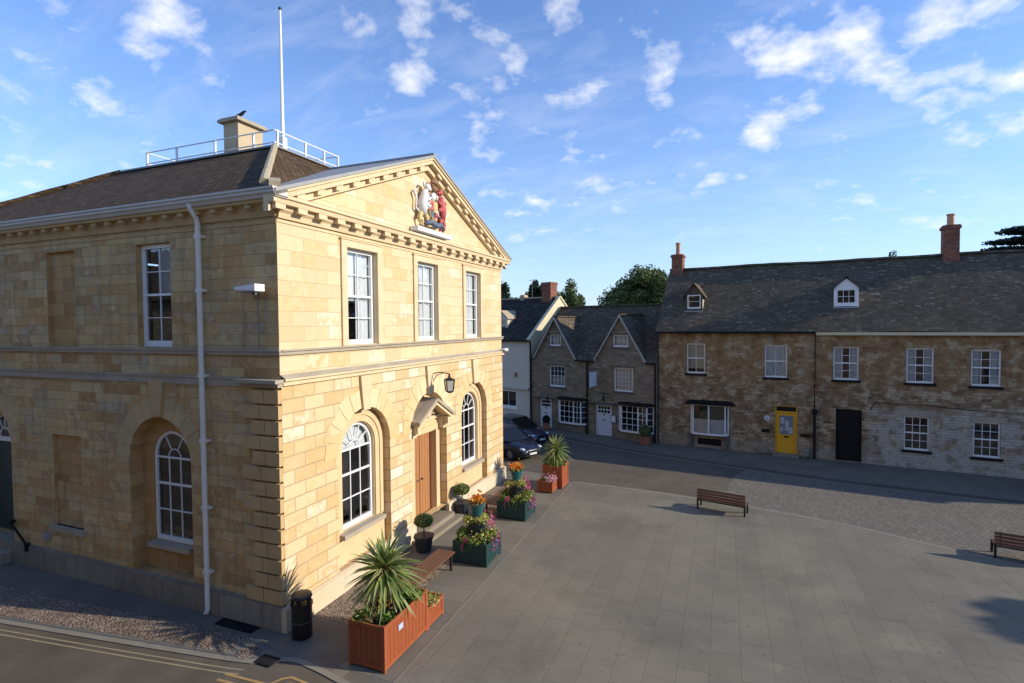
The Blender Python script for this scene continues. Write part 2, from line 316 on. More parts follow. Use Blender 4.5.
# ------------------------------------------------------------------ mesh helpers
class MB:
    def __init__(s, mat=None):
        s.v = []; s.f = []; s.m = mat or Matrix.Identity(4); s.cuts = [(0, 0)]
    def mark(s): s.cuts.append((len(s.v), len(s.f))); return s
    def build_each(s, name, mat, parent=None, smooth=False):
        """one object per piece between marks"""
        c = s.cuts + [(len(s.v), len(s.f))]; out = []
        for (v0, f0), (v1, f1) in zip(c, c[1:]):
            if f1 == f0: continue
            m = MB(); m.v = s.v[v0:v1]; m.f = [tuple(i - v0 for i in f) for f in s.f[f0:f1]]; out.append(m.build(name, mat, parent, smooth))
        return out
    def pt(s, p): return tuple(s.m @ Vector(p))
    def face(s, pts):
        i = len(s.v); s.v += [s.pt(p) for p in pts]; s.f.append(tuple(range(i, i + len(pts)))); return s
    def mesh(s, vs, fs):
        i = len(s.v); s.v += [s.pt(p) for p in vs]; s.f += [tuple(i + k for k in f) for f in fs]; return s
    def box(s, x0, x1, y0, y1, z0, z1, rot=None, c=None):
        vs = [(x, y, z) for z in (z0, z1) for y in (y0, y1) for x in (x0, x1)]
        if rot is not None:
            cc = Vector(c or ((x0 + x1) / 2, (y0 + y1) / 2, (z0 + z1) / 2)); vs = [cc + rot @ (Vector(p) - cc) for p in vs]
        return s.mesh(vs, [(0, 2, 3, 1), (4, 5, 7, 6), (0, 1, 5, 4), (2, 6, 7, 3), (0, 4, 6, 2), (1, 3, 7, 5)])
    def bar(s, a, b, w, h=None, up=(0, 0, 1)):
        h = h or w; a = Vector(a); b = Vector(b); d = (b - a).normalized(); up = Vector(up)
        if abs(d.dot(up)) > .98: up = Vector((1, 0, 0))
        x = d.cross(up).normalized(); y = x.cross(d)
        vs = [p + x * sx * w / 2 + y * sy * h / 2 for p in (a, b) for sx, sy in ((-1, -1), (1, -1), (1, 1), (-1, 1))]
        return s.mesh(vs, [(3, 2, 1, 0), (4, 5, 6, 7), (0, 1, 5, 4), (1, 2, 6, 5), (2, 3, 7, 6), (3, 0, 4, 7)])
    def tube(s, pts, radii, n=8, cap=True):
        pts = [Vector(p) for p in pts]
        if not isinstance(radii, (list, tuple)): radii = [radii] * len(pts)
        vs = []; fs = []; px = None
        for i, p in enumerate(pts):
            d = (pts[min(i + 1, len(pts) - 1)] - pts[max(i - 1, 0)]).normalized()
            x = px - d * px.dot(d) if px is not None else d.cross(Vector((0, 0, 1)) if abs(d.z) < .9 else Vector((1, 0, 0)))
            x.normalize(); y = d.cross(x); px = x
            vs += [p + (x * math.cos(a) + y * math.sin(a)) * radii[i] for a in [2 * PI * k / n for k in range(n)]]
        for i in range(len(pts) - 1):
            for k in range(n):
                a = i * n + k; b = i * n + (k + 1) % n; fs.append((a, b, b + n, a + n))
        if cap: fs.append(tuple(reversed(range(n)))); fs.append(tuple(range(len(vs) - n, len(vs))))
        return s.mesh(vs, fs)
    def lathe(s, prof, c=(0, 0), n=16, cap=True):
        vs = []; fs = []
        for r, z in prof: vs += [(c[0] + r * math.cos(2 * PI * k / n), c[1] + r * math.sin(2 * PI * k / n), z) for k in range(n)]
        for i in range(len(prof) - 1):
            for k in range(n): a = i * n + k; b = i * n + (k + 1) % n; fs.append((a, b, b + n, a + n))
        if cap: fs.append(tuple(reversed(range(n)))); fs.append(tuple(range(len(vs) - n, len(vs))))
        return s.mesh(vs, fs)
    def ball(s, c, r, n=10, m=7, jit=0):
        r = r if isinstance(r, (tuple, list)) else (r, r, r); c = Vector(c); vs = []; fs = []
        for i in range(m + 1):
            ph = PI * i / m
            for k in range(n):
                th = 2 * PI * k / n; q = 1 + random.uniform(-jit, jit)
                vs.append(c + Vector((r[0] * math.sin(ph) * math.cos(th) * q, r[1] * math.sin(ph) * math.sin(th) * q, r[2] * math.cos(ph) * q)))
        for i in range(m):
            for k in range(n): a = i * n + k; b = i * n + (k + 1) % n; fs.append((a, a + n, b + n, b))
        return s.mesh(vs, fs)
    def prism(s, poly, y0, y1):
        """(x,z) polygon, counter-clockwise seen from -y, extruded y0..y1"""
        n = len(poly); vs = [(x, y0, z) for x, z in poly] + [(x, y1, z) for x, z in poly]
        fs = [tuple(range(n)), tuple(reversed(range(n, 2 * n)))] + [(i, i + n, (i + 1) % n + n, (i + 1) % n) for i in range(n)]
        return s.mesh(vs, fs)
    def flat(s, poly, z, h=0):
        """horizontal polygon (ccw) with optional skirt downward h"""
        n = len(poly); s.face([(x, y, z) for x, y in poly])
        if h:
            for i in range(n):
                a, b = poly[i], poly[(i + 1) % n]
                s.face([(a[0], a[1], z - h), (b[0], b[1], z - h), (b[0], b[1], z), (a[0], a[1], z)])
        return s
    def build(s, name, mat, parent=None, smooth=False, loc=None, kind=None):
        me = bpy.data.meshes.new(name); me.from_pydata(s.v, [], s.f)
        me.materials.append(mat)
        uvl = me.uv_layers.new(name='UVMap')
        me.update()
        co = np.array(s.v, dtype=float)
        data = np.zeros((len(me.loops), 2))
        for p in me.polygons:
            nx, ny, nz = p.normal
            h = math.hypot(nx, ny)
            if h < .25: t = (1, 0, 0); b = (0, 1, 0)
            else:
                t = (-ny / h, nx / h, 0.0); b = (-nz * t[1], nz * t[0], h)
                b = (ny * 0 - nz * t[1], nz * t[0] - nx * 0, nx * t[1] - ny * t[0])
            for li in p.loop_indices:
                q = co[me.loops[li].vertex_index]
                data[li] = (q[0] * t[0] + q[1] * t[1] + q[2] * t[2], q[0] * b[0] + q[1] * b[1] + q[2] * b[2])
        uvl.data.foreach_set('uv', data.ravel())
        if smooth: me.polygons.foreach_set('use_smooth', [True] * len(me.polygons))
        o = bpy.data.objects.new(name, me); COL.objects.link(o)
        if parent is not None: o.parent = parent
        if loc is not None: o.location = loc
        if kind: o['kind'] = kind
        return o

def tag(o, label=None, cat=None, group=None, kind=None):
    if label: o['label'] = label
    if cat: o['category'] = cat
    if group: o['group'] = group
    if kind: o['kind'] = kind
    return o
def thing(name, label, cat, loc=(0, 0, 0), rz=0, group=None):
    o = bpy.data.objects.new(name, None); COL.objects.link(o); o.empty_display_size = .2
    o.location = loc; o.rotation_euler = (0, 0, rz); return tag(o, label, cat, group)
def copy_tree(o, parent=None):
    c = o.copy(); COL.objects.link(c); c.parent = parent
    for ch in [q for q in bpy.data.objects if q.parent == o]: copy_tree(ch, c)
    return c

def arch_pts(cx, r, zs, z0, n=20):
    """closed loop of an arched opening, ccw from bottom left->bottom right->up->arc"""
    return [(cx - r, z0), (cx + r, z0)] + [(cx + r * math.cos(PI * i / n), zs + r * math.sin(PI * i / n)) for i in range(n + 1)]
def rect_pts(x0, x1, z0, z1): return [(x0, z0), (x1, z0), (x1, z1), (x0, z1)]
def wall(mb, outer, holes=(), y=0.0):
    loops = [[Vector((p[0], p[1], 0)) for p in outer]] + [[Vector((p[0], p[1], 0)) for p in h] for h in holes]
    flat = [p for l in loops for p in l]
    for tri in tessellate_polygon(loops):
        a, b, c = [flat[i] for i in tri]
        if (b - a).cross(c - a).z < 0: b, c = c, b
        if abs((b - a).cross(c - a).z) < 1e-9: continue
        mb.face([(p.x, y, p.y) for p in (a, b, c)])
def reveal(mb, loop, y0, y1, close_bottom=True):
    n = len(loop)
    for i in range(n):
        a, b = loop[i], loop[(i + 1) % n]
        mb.face([(a[0], y0, a[1]), (a[0], y1, a[1]), (b[0], y1, b[1]), (b[0], y0, b[1])])

I4 = Matrix.Identity(4)
def sash(root, m, x0, x1, z0, z1, y, cols=2, rows=2, fr=.06, curtain=None, sill=None, label=None, bar=.018, meet=True, mat='white_paint', sillmat='stone_grey', dark=True):
    """rectangular sash window: frame + glazing bars, pane, curtain, sill"""
    b = MB(m); d0, d1 = y - .035, y + .04
    b.box(x0, x1, d0, d1, z0, z0 + fr * 1.5); b.box(x0, x1, d0, d1, z1 - fr, z1)
    b.box(x0, x0 + fr, d0, d1, z0 + fr * 1.5, z1 - fr); b.box(x1 - fr, x1, d0, d1, z0 + fr * 1.5, z1 - fr)
    zi0, zi1 = z0 + fr * 1.5, z1 - fr; zm = (zi0 + zi1) / 2
    if meet: b.box(x0 + fr, x1 - fr, d0 + .005, d1 - .006, zm - .025, zm + .025)
    for i in range(1, cols):
        x = x0 + fr + (x1 - x0 - 2 * fr) * i / cols; b.box(x - bar / 2, x + bar / 2, y - .012, y + .02, zi0, zi1)
    for j in range(1, rows * 2 if meet else rows):
        if meet and j == rows: continue
        z = zi0 + (zi1 - zi0) * j / (rows * 2 if meet else rows)
        b.box(x0 + fr, x1 - fr, y - .014, y + .018, z - bar / 2, z + bar / 2)
    w = b.build('window', M[mat], root)
    if label: w['label'] = label
    MB(m).face([(x0 + fr, y + .01, zi0), (x1 - fr, y + .01, zi0), (x1 - fr, y + .01, zi1), (x0 + fr, y + .01, zi1)]).build('pane', M['glass'], w)
    if dark:
        MB(m).box(x0 - .02, x1 + .02, y + .5, y + .52, z0 - .02, z1 + .02).build('dark_interior', M['dark_room'], w)
    if curtain:
        curtains(w, m, x0 + fr, x1 - fr, zi0, zi1, y + .09, curtain)
    if sill:
        MB(m).box(x0 - .08, x1 + .08, sill, y - .036, z0 - .10, z0 - .004).build('sill', M[sillmat], w)
    return w
def wavy(mb, x0, x1, z0, z1, y, amp=.02, fr=26.0):
    n = max(4, int((x1 - x0) / .03)); ph = random.uniform(0, 6)
    xs = [x0 + (x1 - x0) * i / n for i in range(n + 1)]
    ys = [y + amp * math.sin(ph + x * fr + 1.2 * math.sin(x * 7)) for x in xs]
    for i in range(n): mb.face([(xs[i], ys[i], z0), (xs[i + 1], ys[i + 1], z0), (xs[i + 1], ys[i + 1], z1), (xs[i], ys[i], z1)])
def curtains(w, m, x0, x1, z0, z1, y, kind):
    b = MB(m); W = x1 - x0; H = z1 - z0
    if kind == 'full': wavy(b, x0, x1, z0, z1, y)
    elif kind == 'sides': wavy(b, x0, x0 + W * .33, z0, z1, y); wavy(b, x1 - W * .33, x1, z0, z1, y)
    elif kind == 'right': wavy(b, x0 + W * .38, x1, z0, z1, y)
    elif kind == 'top_right': wavy(b, x0 + W * .30, x1, z0 + H * .5, z1, y)
    elif kind == 'low': wavy(b, x0, x1, z0, z0 + H * .52, y)
    elif kind == 'blind':
        b.box(x0, x1, y, y + .01, z0 + H * .12, z1); b.build('pane_backing', M['blind'], w); return
    elif kind == 'white_left':
        b.box(x0, x0 + W * .5, y, y + .01, z0 + H * .45, z1); b.build('pane_backing', M['white_paint'], w); b = MB(m); wavy(b, x0 + W * .52, x1, z0, z1, y)  # white panel behind the upper left panes, curtain behind the right
    b.build('curtain', M['curtain'], w)

def arched_sash(root, m, cx, hw, z0, zs, y, label=None, rays=(36, 72, 108, 144)):
    """round-headed sash: frame ring, radial fanlight bars, 3 x 4 panes"""
    fr = .065; b = MB(m); d0, d1 = y - .035, y + .04; n = 20
    out = arch_pts(cx, hw, zs, z0, n); inn = arch_pts(cx, hw - fr, zs, z0 + fr * 1.6, n)
    k = len(out)
    for i in range(k):
        a, bb, c, d = out[i], out[(i + 1) % k], inn[(i + 1) % k], inn[i]
        b.face([(a[0], d0, a[1]), (bb[0], d0, bb[1]), (c[0], d0, c[1]), (d[0], d0, d[1])])
        b.face([(d[0], d0, d[1]), (c[0], d0, c[1]), (c[0], d1, c[1]), (d[0], d1, d[1])])
    bar = .022; zi = z0 + fr * 1.6; ri = hw - fr
    zt = zs
    for i in (1, 2):
        x = cx - ri + 2 * ri * i / 3; b.box(x - bar / 2, x + bar / 2, y - .012, y + .02, zi, zt)
    for j in range(1, 3):
        z = zi + (zt - zi) * j / 3; w_ = .05 if j == 2 else bar
        b.box(cx - ri, cx + ri, y - .016, y + .022, z - w_ / 2, z + w_ / 2)
    b.box(cx - ri, cx + ri, y - .018, y + .022, zt - .02, zt + .02)
    r1 = ri * .36
    ring = [(cx + r1 * math.cos(PI * i / 10), y, zt + r1 * math.sin(PI * i / 10)) for i in range(11)]
    for i in range(10): b.bar(ring[i], ring[i + 1], bar, bar, up=(0, 1, 0))
    for a in rays:
        a = R(a); b.bar((cx + r1 * math.cos(a), y, zt + r1 * math.sin(a)), (cx + ri * math.cos(a), y, zt + ri * math.sin(a)), bar, bar, up=(0, 1, 0))
    w = b.build('window', M['white_paint'], root)
    if label: w['label'] = label
    p = MB(m); p.face([(q[0], y + .01, q[1]) for q in inn]); p.build('pane', M['glass'], w)
    MB(m).box(cx - hw, cx + hw, y + .55, y + .57, z0, zs + hw).build('dark_interior', M['dark_room'], w)
    return w

def leaves(mb, pts, size, squash=1.0, jit=.35):
    """one two-triangle leaf per point, random orientation"""
    for p in pts:
        s_ = size * random.uniform(1 - jit, 1 + jit)
        a = Vector((random.gauss(0, 1), random.gauss(0, 1), random.gauss(0, .8))).normalized()
        b_ = a.cross(Vector((random.gauss(0, 1), random.gauss(0, 1), random.gauss(0, 1)))).normalized()
        p = Vector(p); q = a.cross(b_) * s_ * .18
        mb.face([p - a * s_ * .5, p + b_ * s_ * .28 + q, p + a * s_ * .5, p - b_ * s_ * .28 + q])
def clump_pts(c, r, n, shell=.55):
    out = []
    for _ in range(n):
        d = Vector((random.gauss(0, 1), random.gauss(0, 1), random.gauss(0, 1))).normalized()
        k = shell + (1 - shell) * random.random() ** .6
        out.append((c[0] + d.x * r[0] * k, c[1] + d.y * r[1] * k, c[2] + d.z * r[2] * k))
    return out

# ------------------------------------------------------------------ ground, road, square
def sheet(name, poly, z, mat, h=0):
    return MB().flat(poly, z, h).build(name, mat, kind='structure')
def subdiv_poly_strip(line, off):
    """offset a polyline sideways (left positive)"""
    out = []
    for i, p in enumerate(line):
        a = Vector(line[max(i - 1, 0)]); b = Vector(line[min(i + 1, len(line) - 1)]); d = (b - a).normalized()
        out.append((p[0] - d.y * off, p[1] + d.x * off))
    return out
def smooth_line(pts, k=4):
    out = []
    P_ = [pts[0]] + list(pts) + [pts[-1]]
    for i in range(1, len(P_) - 2):
        p0, p1, p2, p3 = [Vector(q) for q in P_[i - 1:i + 3]]
        for j in range(k):
            t = j / k
            out.append(tuple(.5 * ((2 * p1) + (p2 - p0) * t + (2 * p0 - 5 * p1 + 4 * p2 - p3) * t * t + (3 * p1 - p0 - 3 * p2 + p3) * t ** 3)))
    out.append(tuple(pts[-1])); return out
def strip(name, line, off0, off1, z, mat, h=0):
    a = subdiv_poly_strip(line, off0); b = subdiv_poly_strip(line, off1)
    mb = MB()
    for i in range(len(line) - 1):
        q = [a[i], a[i + 1], b[i + 1], b[i]]
        ar = sum(q[j][0] * q[(j + 1) % 4][1] - q[(j + 1) % 4][0] * q[j][1] for j in range(4))
        if ar < 0: q = q[::-1]
        mb.flat(q, z, 0)
        if h:
            for ln in (a, b):
                mb.face([(ln[i][0], ln[i][1], z), (ln[i + 1][0], ln[i + 1][1], z), (ln[i + 1][0], ln[i + 1][1], z - h), (ln[i][0], ln[i][1], z - h)])
    return mb.build(name, mat, kind='structure')

ZR = -.012                                            # road level; footways and square sit at 0
sheet('ground', [(-500, -500), (500, -500), (500, 600), (-500, 600)], -.16, M['earth'])
sheet('road', [(-60, -40), (60, -40), (60, 24), (-60, 60)], ZR, M['asphalt'])
north_edge = smooth_line([(2.0, 11.62), (2.66, 11.60), (5.92, 11.36), (8.67, 10.85), (10.26, 10.45), (11.71, 9.98), (12.9, 9.40), (14.4, 8.72), (18, 7.2), (24, 5.2), (34, 2.5)])
south_edge = smooth_line([(-30, -5.6), (-14, -3.15), (-8.5, -2.25), (-5.65, -1.86), (-3.12, -1.52), (-1.4, -1.28), (.18, -1.03), (.78, -.74), (1.3, -.76), (2.04, -.90), (3.4, -1.2), (8, -2.1), (16, -3.8), (34, -8)])
i0 = min(range(len(north_edge)), key=lambda i: abs(north_edge[i][0] - 2.66))
j0 = min(range(len(south_edge)), key=lambda i: abs(south_edge[i][0] - 2.9))
se = [p for p in south_edge if p[0] > 2.9]; ne = [p for p in north_edge if p[0] > 2.6]
sq = [(2.9, -1.09)] + se + [q for q in reversed(ne)] + [(2.66, 11.6)]
sheet('square_paving', sq, 0.0, M['flags'], .12)
strip('square_kerb', ne, 0.0, .14, .004, M['kerb'], .1)
# town hall apron and side footway
fw = [p for p in south_edge if p[0] <= 2.9]
ap = fw + [(2.9, -1.09), (2.66, 11.6), (2.2, 12.1), (.4, 12.5), (-.2, 12.5), (-.2, .2), (-30, .2)]
sheet('footway', ap, 0.0, M['flags_path'], .12)
sheet('pebble_bed', [(.10, .62), (1.62, .62), (1.66, 4.1), (.10, 4.1)], .006, M['pebbles'])
tag(sheet('pebble_bed', [(.10, 7.25), (1.5, 7.25), (1.45, 10.8), (.10, 10.8)], .006, M['pebbles']))
sideline = [p for p in south_edge if -30 <= p[0] <= .2]
mbp = MB()
L1 = subdiv_poly_strip(sideline, .22)
up = [(-.35, -.42), (-1.6, -.46), (-3.0, -.60), (-6, -.84), (-12, -1.1), (-30, -3.4)]
mbp.flat([q for q in L1 if q[0] < -.25] + up, .005); mbp.build('pebble_bed', M['pebbles'], kind='structure')
sheet('footway_asphalt', [(-30, -3.38), (-12, -1.08), (-6, -.83), (-3, -.59), (-1.6, -.45), (-.35, -.41), (.5, -.62), (1.7, -.74), (1.8, .3), (1.0, .55), (.3, .55), (-.05, -.02), (-30, -.02)], .0045, M['pave_asphalt'])
strip('kerb', [p for p in south_edge if p[0] < 3.2], 0.0, .12, .006, M['kerb_mid'], .1)
strip('cobble_edging', [q for q in sideline if q[0] < .3], .12, .175, .008, M['kerb_dark'])
far_line = smooth_line([(-12, 26.5), (-6, 23.6), (-2.2, 20.6), (.85, 18.86), (4.37, 17.34), (6.2, 16.79), (8.64, 16.06), (11.74, 15.2), (14.34, 14.8), (17.18, 14.39), (24, 13.4), (40, 11.2)])
far = far_line + [(60, 12), (60, 40), (-30, 40), (-30, 30)]
sheet('far_footway', far, .045, M['pave_asphalt'], .12)
strip('far_kerb', far_line, -.01, .13, .051, M['kerb_dark'], .11)
strip('kerb_line_marking', far_line, -.27, -.20, ZR + .006, M['yellow_line'])
# setts area of the road
fl = [p for p in far_line if p[0] > 8.9]; nn = [p for p in north_edge if p[0] > 7.3]
left = [(8.9, 15.75), (8.4, 14.6), (8.1, 12.6), (7.4, 11.4)]
a = [(p[0], p[1] - .33) for p in fl]; b = [(p[0], p[1] + .15) for p in nn]
sheet('setts_road', b + a[::-1] + left[0:], ZR + .004, M['setts'])
# yellow lines along the near street
sl = [p for p in south_edge if p[0] < .4]
strip('double_yellow_line', sl, -.15, -.185, ZR + .005, M['yellow_line']); strip('double_yellow_line', sl, -.27, -.305, ZR + .005, M['yellow_line'])
for a, b in (((.42, -1.16), (.95, -1.22)), ((.95, -1.22), (.98, -1.0)), ((.98, -1.0), (2.2, -1.08)), ((2.2, -1.08), (5, -1.65)), ((.42, -1.30), (.78, -1.34)), ((.78, -1.34), (1.1, -1.14)), ((1.1, -1.14), (2.2, -1.22)), ((2.2, -1.22), (5, -1.8))):
    pass
strip('zigzag_line', [(.0, -1.36), (.55, -1.33), (.92, -1.31), (1.02, -1.12), (1.16, -1.02), (2.1, -1.11), (3.4, -1.38)], 0, -.05, ZR + .006, M['orange_line'])
strip('zigzag_line', [(.0, -1.52), (.55, -1.49), (1.04, -1.45), (1.16, -1.22), (1.26, -1.15), (2.1, -1.24), (3.4, -1.52)], 0, -.05, ZR + .006, M['orange_line'])
strip('paving_line', [(2.93, -1.0), (2.91, .3), (2.88, 2.2), (2.84, 4.6), (2.78, 8), (2.70, 11.5)], 0, .05, .005, M['kerb'])
# drain, grate
d = thing('drain_cover', 'dark iron drain cover at the footway edge near the litter bin', 'drain cover', (.42, -.86, .009))
b = MB(); b.box(-.19, .19, -.13, .13, 0, .008); b.build('frame', M['iron'], d)
b = MB()
for i in range(7): b.box(-.165 + i * .05, -.14 + i * .05, -.11, .11, .0082, .014)
b.build('grid_bar', M['iron'], d)
g = thing('basement_grate', 'sunken black basement grate at foot of the side wall by the corner', 'grate', (-1.05, -.19, .005))
b = MB(); b.box(-.50, .50, -.15, .12, .0, .006); b.build('well_cover', M['black'], g)
b = MB()
for i in range(12): b.box(-.47 + i * .083, -.45 + i * .083, -.14, .11, .0065, .014)
b.build('bars', M['iron'], g)
tag(MB().lathe([(0.001, .009), (.20, .009), (.20, .012), (0.001, .0125)], (0, 0), 22).build('manhole_ring', M['pebbles'], loc=(-.10, -.80, 0)), 'round cobbled utility cover set in the pebble footway', 'cover')

# ------------------------------------------------------------------ town hall
TH = thing('town_hall', 'two storey honey limestone town hall with pediment and arched windows', 'town hall')
WF = 11.15; LS = 13.5
F = Matrix.Rotation(PI / 2, 4, 'Z')            # local (x along facade, -y outward) -> facade facing +X
BC = (2.60, 5.62, 8.64)                          # front bay centres
ZS = 3.06; RO = 1.0; RI = .62
# side wall
S_arch = (-3.48, -10.0); S_niche = -6.72
holes = []
side = MB()
H_arch = [arch_pts(c, .98, ZS, .52) for c in S_arch]; H_low = rect_pts(-7.26, -6.18, 1.18, 3.42)
H_up = [rect_pts(-4.05, -2.97, 5.57, 7.83), rect_pts(-10.5, -9.42, 5.57, 7.83)]; H_nu = rect_pts(-7.28, -6.20, 5.56, 7.83)
wall(side, rect_pts(-LS, 0, .45, 8.42), H_arch + [H_low, H_nu] + H_up, 0)
side.build('side_wall', M['ashlar_side'], TH)
b = MB()
for c, h in zip(S_arch, H_arch):
    reveal(b, h, 0, .30); q = arch_pts(c, RI, ZS, 1.15 if c > -5 else .56)
    wall(b, arch_pts(c, .98, ZS, .52), [q], .30); reveal(b, q, .30, .38); b.mark()
for h in H_up: reveal(b, h, 0, .16); b.mark()
for h in (H_low, H_nu): reveal(b, h, 0, .10); wall(b, h, (), .10); b.mark()
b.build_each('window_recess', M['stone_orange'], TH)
# infill of upper blind niche shows ordinary stone lower down
b = MB(); b.box(-7.255, -6.185, .055, .098, 1.185, 2.25); b.build('niche_infill', M['ashlar_side'], TH)
b = MB(); b.box(-7.36, -6.08, -.10, .05, 1.05, 1.18); b.build('niche_sill', M['stone_grey'], TH)
# keystone of side arch + smooth voussoir band
for c in S_arch:
    b = MB(); b.prism([(c - .13, 4.06), (c + .13, 4.06), (c + .22, 4.86), (c - .22, 4.86)], -.05, .02); b.build('keystone', M['trim_side'], TH)
b = MB(); ci = None
for c in S_arch:
    n = 11
    for i in range(n):
        a0 = PI * i / n + .012; a1 = PI * (i + 1) / n - .012; am = (a0 + a1) / 2
        if abs(am - PI / 2) < .12: (vb if ci is not None else b).mark(); continue
        ra, rb = .985, 1.42
        b.prism([(c + ra * math.cos(a0), ZS + ra * math.sin(a0)), (c + rb * math.cos(a0), ZS + rb * math.sin(a0)), (c + rb * math.cos(a1), ZS + rb * math.sin(a1)), (c + ra * math.cos(a1), ZS + ra * math.sin(a1))], -.004, .02)
    b.mark()
b.build_each('voussoirs', M['vous_side'], TH)
# front wall
U_f = [rect_pts(c - .575, c + .575, 5.56, 7.80) for c in BC]
ped = [(0, 8.42), (0, 8.5), (WF / 2, 10.62), (WF, 8.5), (WF, 8.42)]
fr = MB(F); wall(fr, [(0, 4.85), (WF, 4.85), (WF, 8.5), (WF / 2, 10.60), (0, 8.5)], U_f, 0); fr.build('front_wall', M['ashlar_front'], TH)
lo = MB(F); H_f = [arch_pts(c, RO, ZS, .45) for c in BC]
wall(lo, [(0, .45), (BC[0] - RO, .45)] + [(BC[0] - RO, .45)][:0] + [(WF, .45), (WF, 4.86), (0, 4.86)], [arch_pts(c, RO, ZS, .46) for c in BC], -.03)
for h in H_f: reveal(lo, h, -.03, .20)
lo.box(WF, WF + .001, -.03, .0, .45, 4.86)
lo.build('rusticated_wall', M['rustic_front'], TH)
b = MB(F)
for i, c in enumerate(BC):
    if i == 1: continue
    wall(b, arch_pts(c, 1.01, ZS, .46), [arch_pts(c, RI, ZS, 1.21)], .20)
    reveal(b, arch_pts(c, RI, ZS, 1.21), .20, .33)
    # moulded architrave ring
    for (ra, rb, pr) in ((.64, .80, .035), (.80, .92, .06)):
        n = 24; pa = arch_pts(c, ra, ZS, 1.21, n)[1:]; pb = arch_pts(c, rb, ZS, 1.21, n)[1:]
        pa = pa + [(c - ra, 1.21)]; pb = pb + [(c - rb, 1.21)]
        for k in range(len(pa) - 1):
            b.prism([pa[k], pb[k], pb[k + 1], pa[k + 1]], .20 - pr, .20)
    b.box(c - .99, c + .99, .155, .195, .46, 1.08); b.mark()
b.build_each('window_surround', M['surround'], TH)
c = BC[1]; b = MB(F)
wall(b, arch_pts(c, 1.01, ZS, .30), [rect_pts(c - .60, c + .60, .30, 2.80)], .20)
reveal(b, rect_pts(c - .60, c + .60, .30, 2.80), .20, .42)
for s_ in (-1, 1):
    x = c + s_ * .71; b.box(x - .10, x + .10, .12, .198, .33, 2.84)
b.box(c - .84, c + .84, .12, .198, 2.845, 3.02); b.box(c - .80, c + .80, .15, .198, 3.023, 3.30)
b.build('door_surround', M['surround'], TH)
b = MB(F); b.box(c - .60, c + .60, .34, .40, .34, 2.80); dr = b.build('door', M['door_oak'], TH)
b = MB(F); b.box(c - .012, c + .012, .332, .339, .34, 2.80); b.box(c - .6, c - .56, .325, .339, .34, 2.8); b.box(c + .56, c + .6, .325, .339, .34, 2.8); b.box(c - .56, c + .56, .325, .339, 2.74, 2.8); b.build('door_frame', M['planter_trim'], dr)
b = MB(F); b.ball((c + .09, .30, 1.45), .035); b.tube([(c - .10, .335, 1.45), (c - .10, .29, 1.45), (c - .18, .29, 1.45)], .014, 6); b.build('door_handle', M['bronze'], dr)
# hood: little pediment on brackets
b = MB(F)
for s_ in (-1, 1):
    e = (c + s_ * 1.02, 3.34); ap_ = (c, 3.90)
    pts = [(e[0], e[1]), (ap_[0], ap_[1]), (ap_[0], ap_[1] - .10), (e[0] - s_ * .02, e[1] - .09)]
    if s_ < 0: pts = pts[::-1]
    b.prism(pts[::-1] if s_ < 0 else pts[::-1], -.31, .18)
hd = b.build('door_hood', M['stone_grey'], TH)
b = MB(F)
for s_ in (-1, 1):
    e = (c + s_ * .98, 3.245); pts = [(e[0], e[1]), (c, 3.80), (c, 3.70), (c + s_ * .90, 3.20)]
    b.prism(pts[::-1], -.26, .17)
b.box(c - .92, c + .92, .06, .17, 3.20, 3.30)
b.build('hood_moulding', M['stone_trim'], hd)
b = MB(F)
for s_ in (-1, 1):
    x = c + s_ * .86
    b.prism([(x - .09, 2.86), (x + .09, 2.86), (x + .09, 3.24), (x - .09, 3.24)], -.05, .17)
    b.prism([(x - .075, 3.0), (x + .075, 3.0), (x + .075, 3.23), (x - .075, 3.23)], -.20, -.052)
b.prism([(c - .16, 3.3), (c + .16, 3.3), (c + .22, 3.62), (c - .22, 3.62)], .02, .15)
b.ball((c, .02, 3.44), (.15, .07, .16)); b.tube([(c - .45, .08, 3.36), (c - .25, .05, 3.42), (c - .15, .06, 3.55)], [.05, .06, .03]); b.tube([(c + .45, .08, 3.36), (c + .25, .05, 3.42), (c + .15, .06, 3.55)], [.05, .06, .03])
b.build('hood_bracket', M['stone_trim'], hd)
# voussoirs and keystones on the front
vb = MB(F)
for ci, c in enumerate(BC):
    n = 11
    for i in range(n):
        a0 = PI * i / n + .009; a1 = PI * (i + 1) / n - .009; am = (a0 + a1) / 2
        if abs(am - PI / 2) < .12: (vb if ci is not None else b).mark(); continue
        ra = 1.003; rb = 1.52 if i % 2 else 1.44
        f = min(rb, (4.78 - ZS) / max(math.sin(am), .01)); rb = f
        vb.prism([(c + ra * math.cos(a0), ZS + ra * math.sin(a0)), (c + rb * math.cos(a0), ZS + rb * math.sin(a0)), (c + rb * math.cos(a1), ZS + rb * math.sin(a1)), (c + ra * math.cos(a1), ZS + ra * math.sin(a1))], -.04, -.02)
    vb.mark()
vb.build_each('voussoirs', M['vous'], TH)
for c in BC:
    b = MB(F); b.prism([(c - .13, 4.00), (c + .13, 4.00), (c + .22, 4.82), (c - .22, 4.82)], -.10, -.0); b.build('keystone', M['stone_trim'], TH)
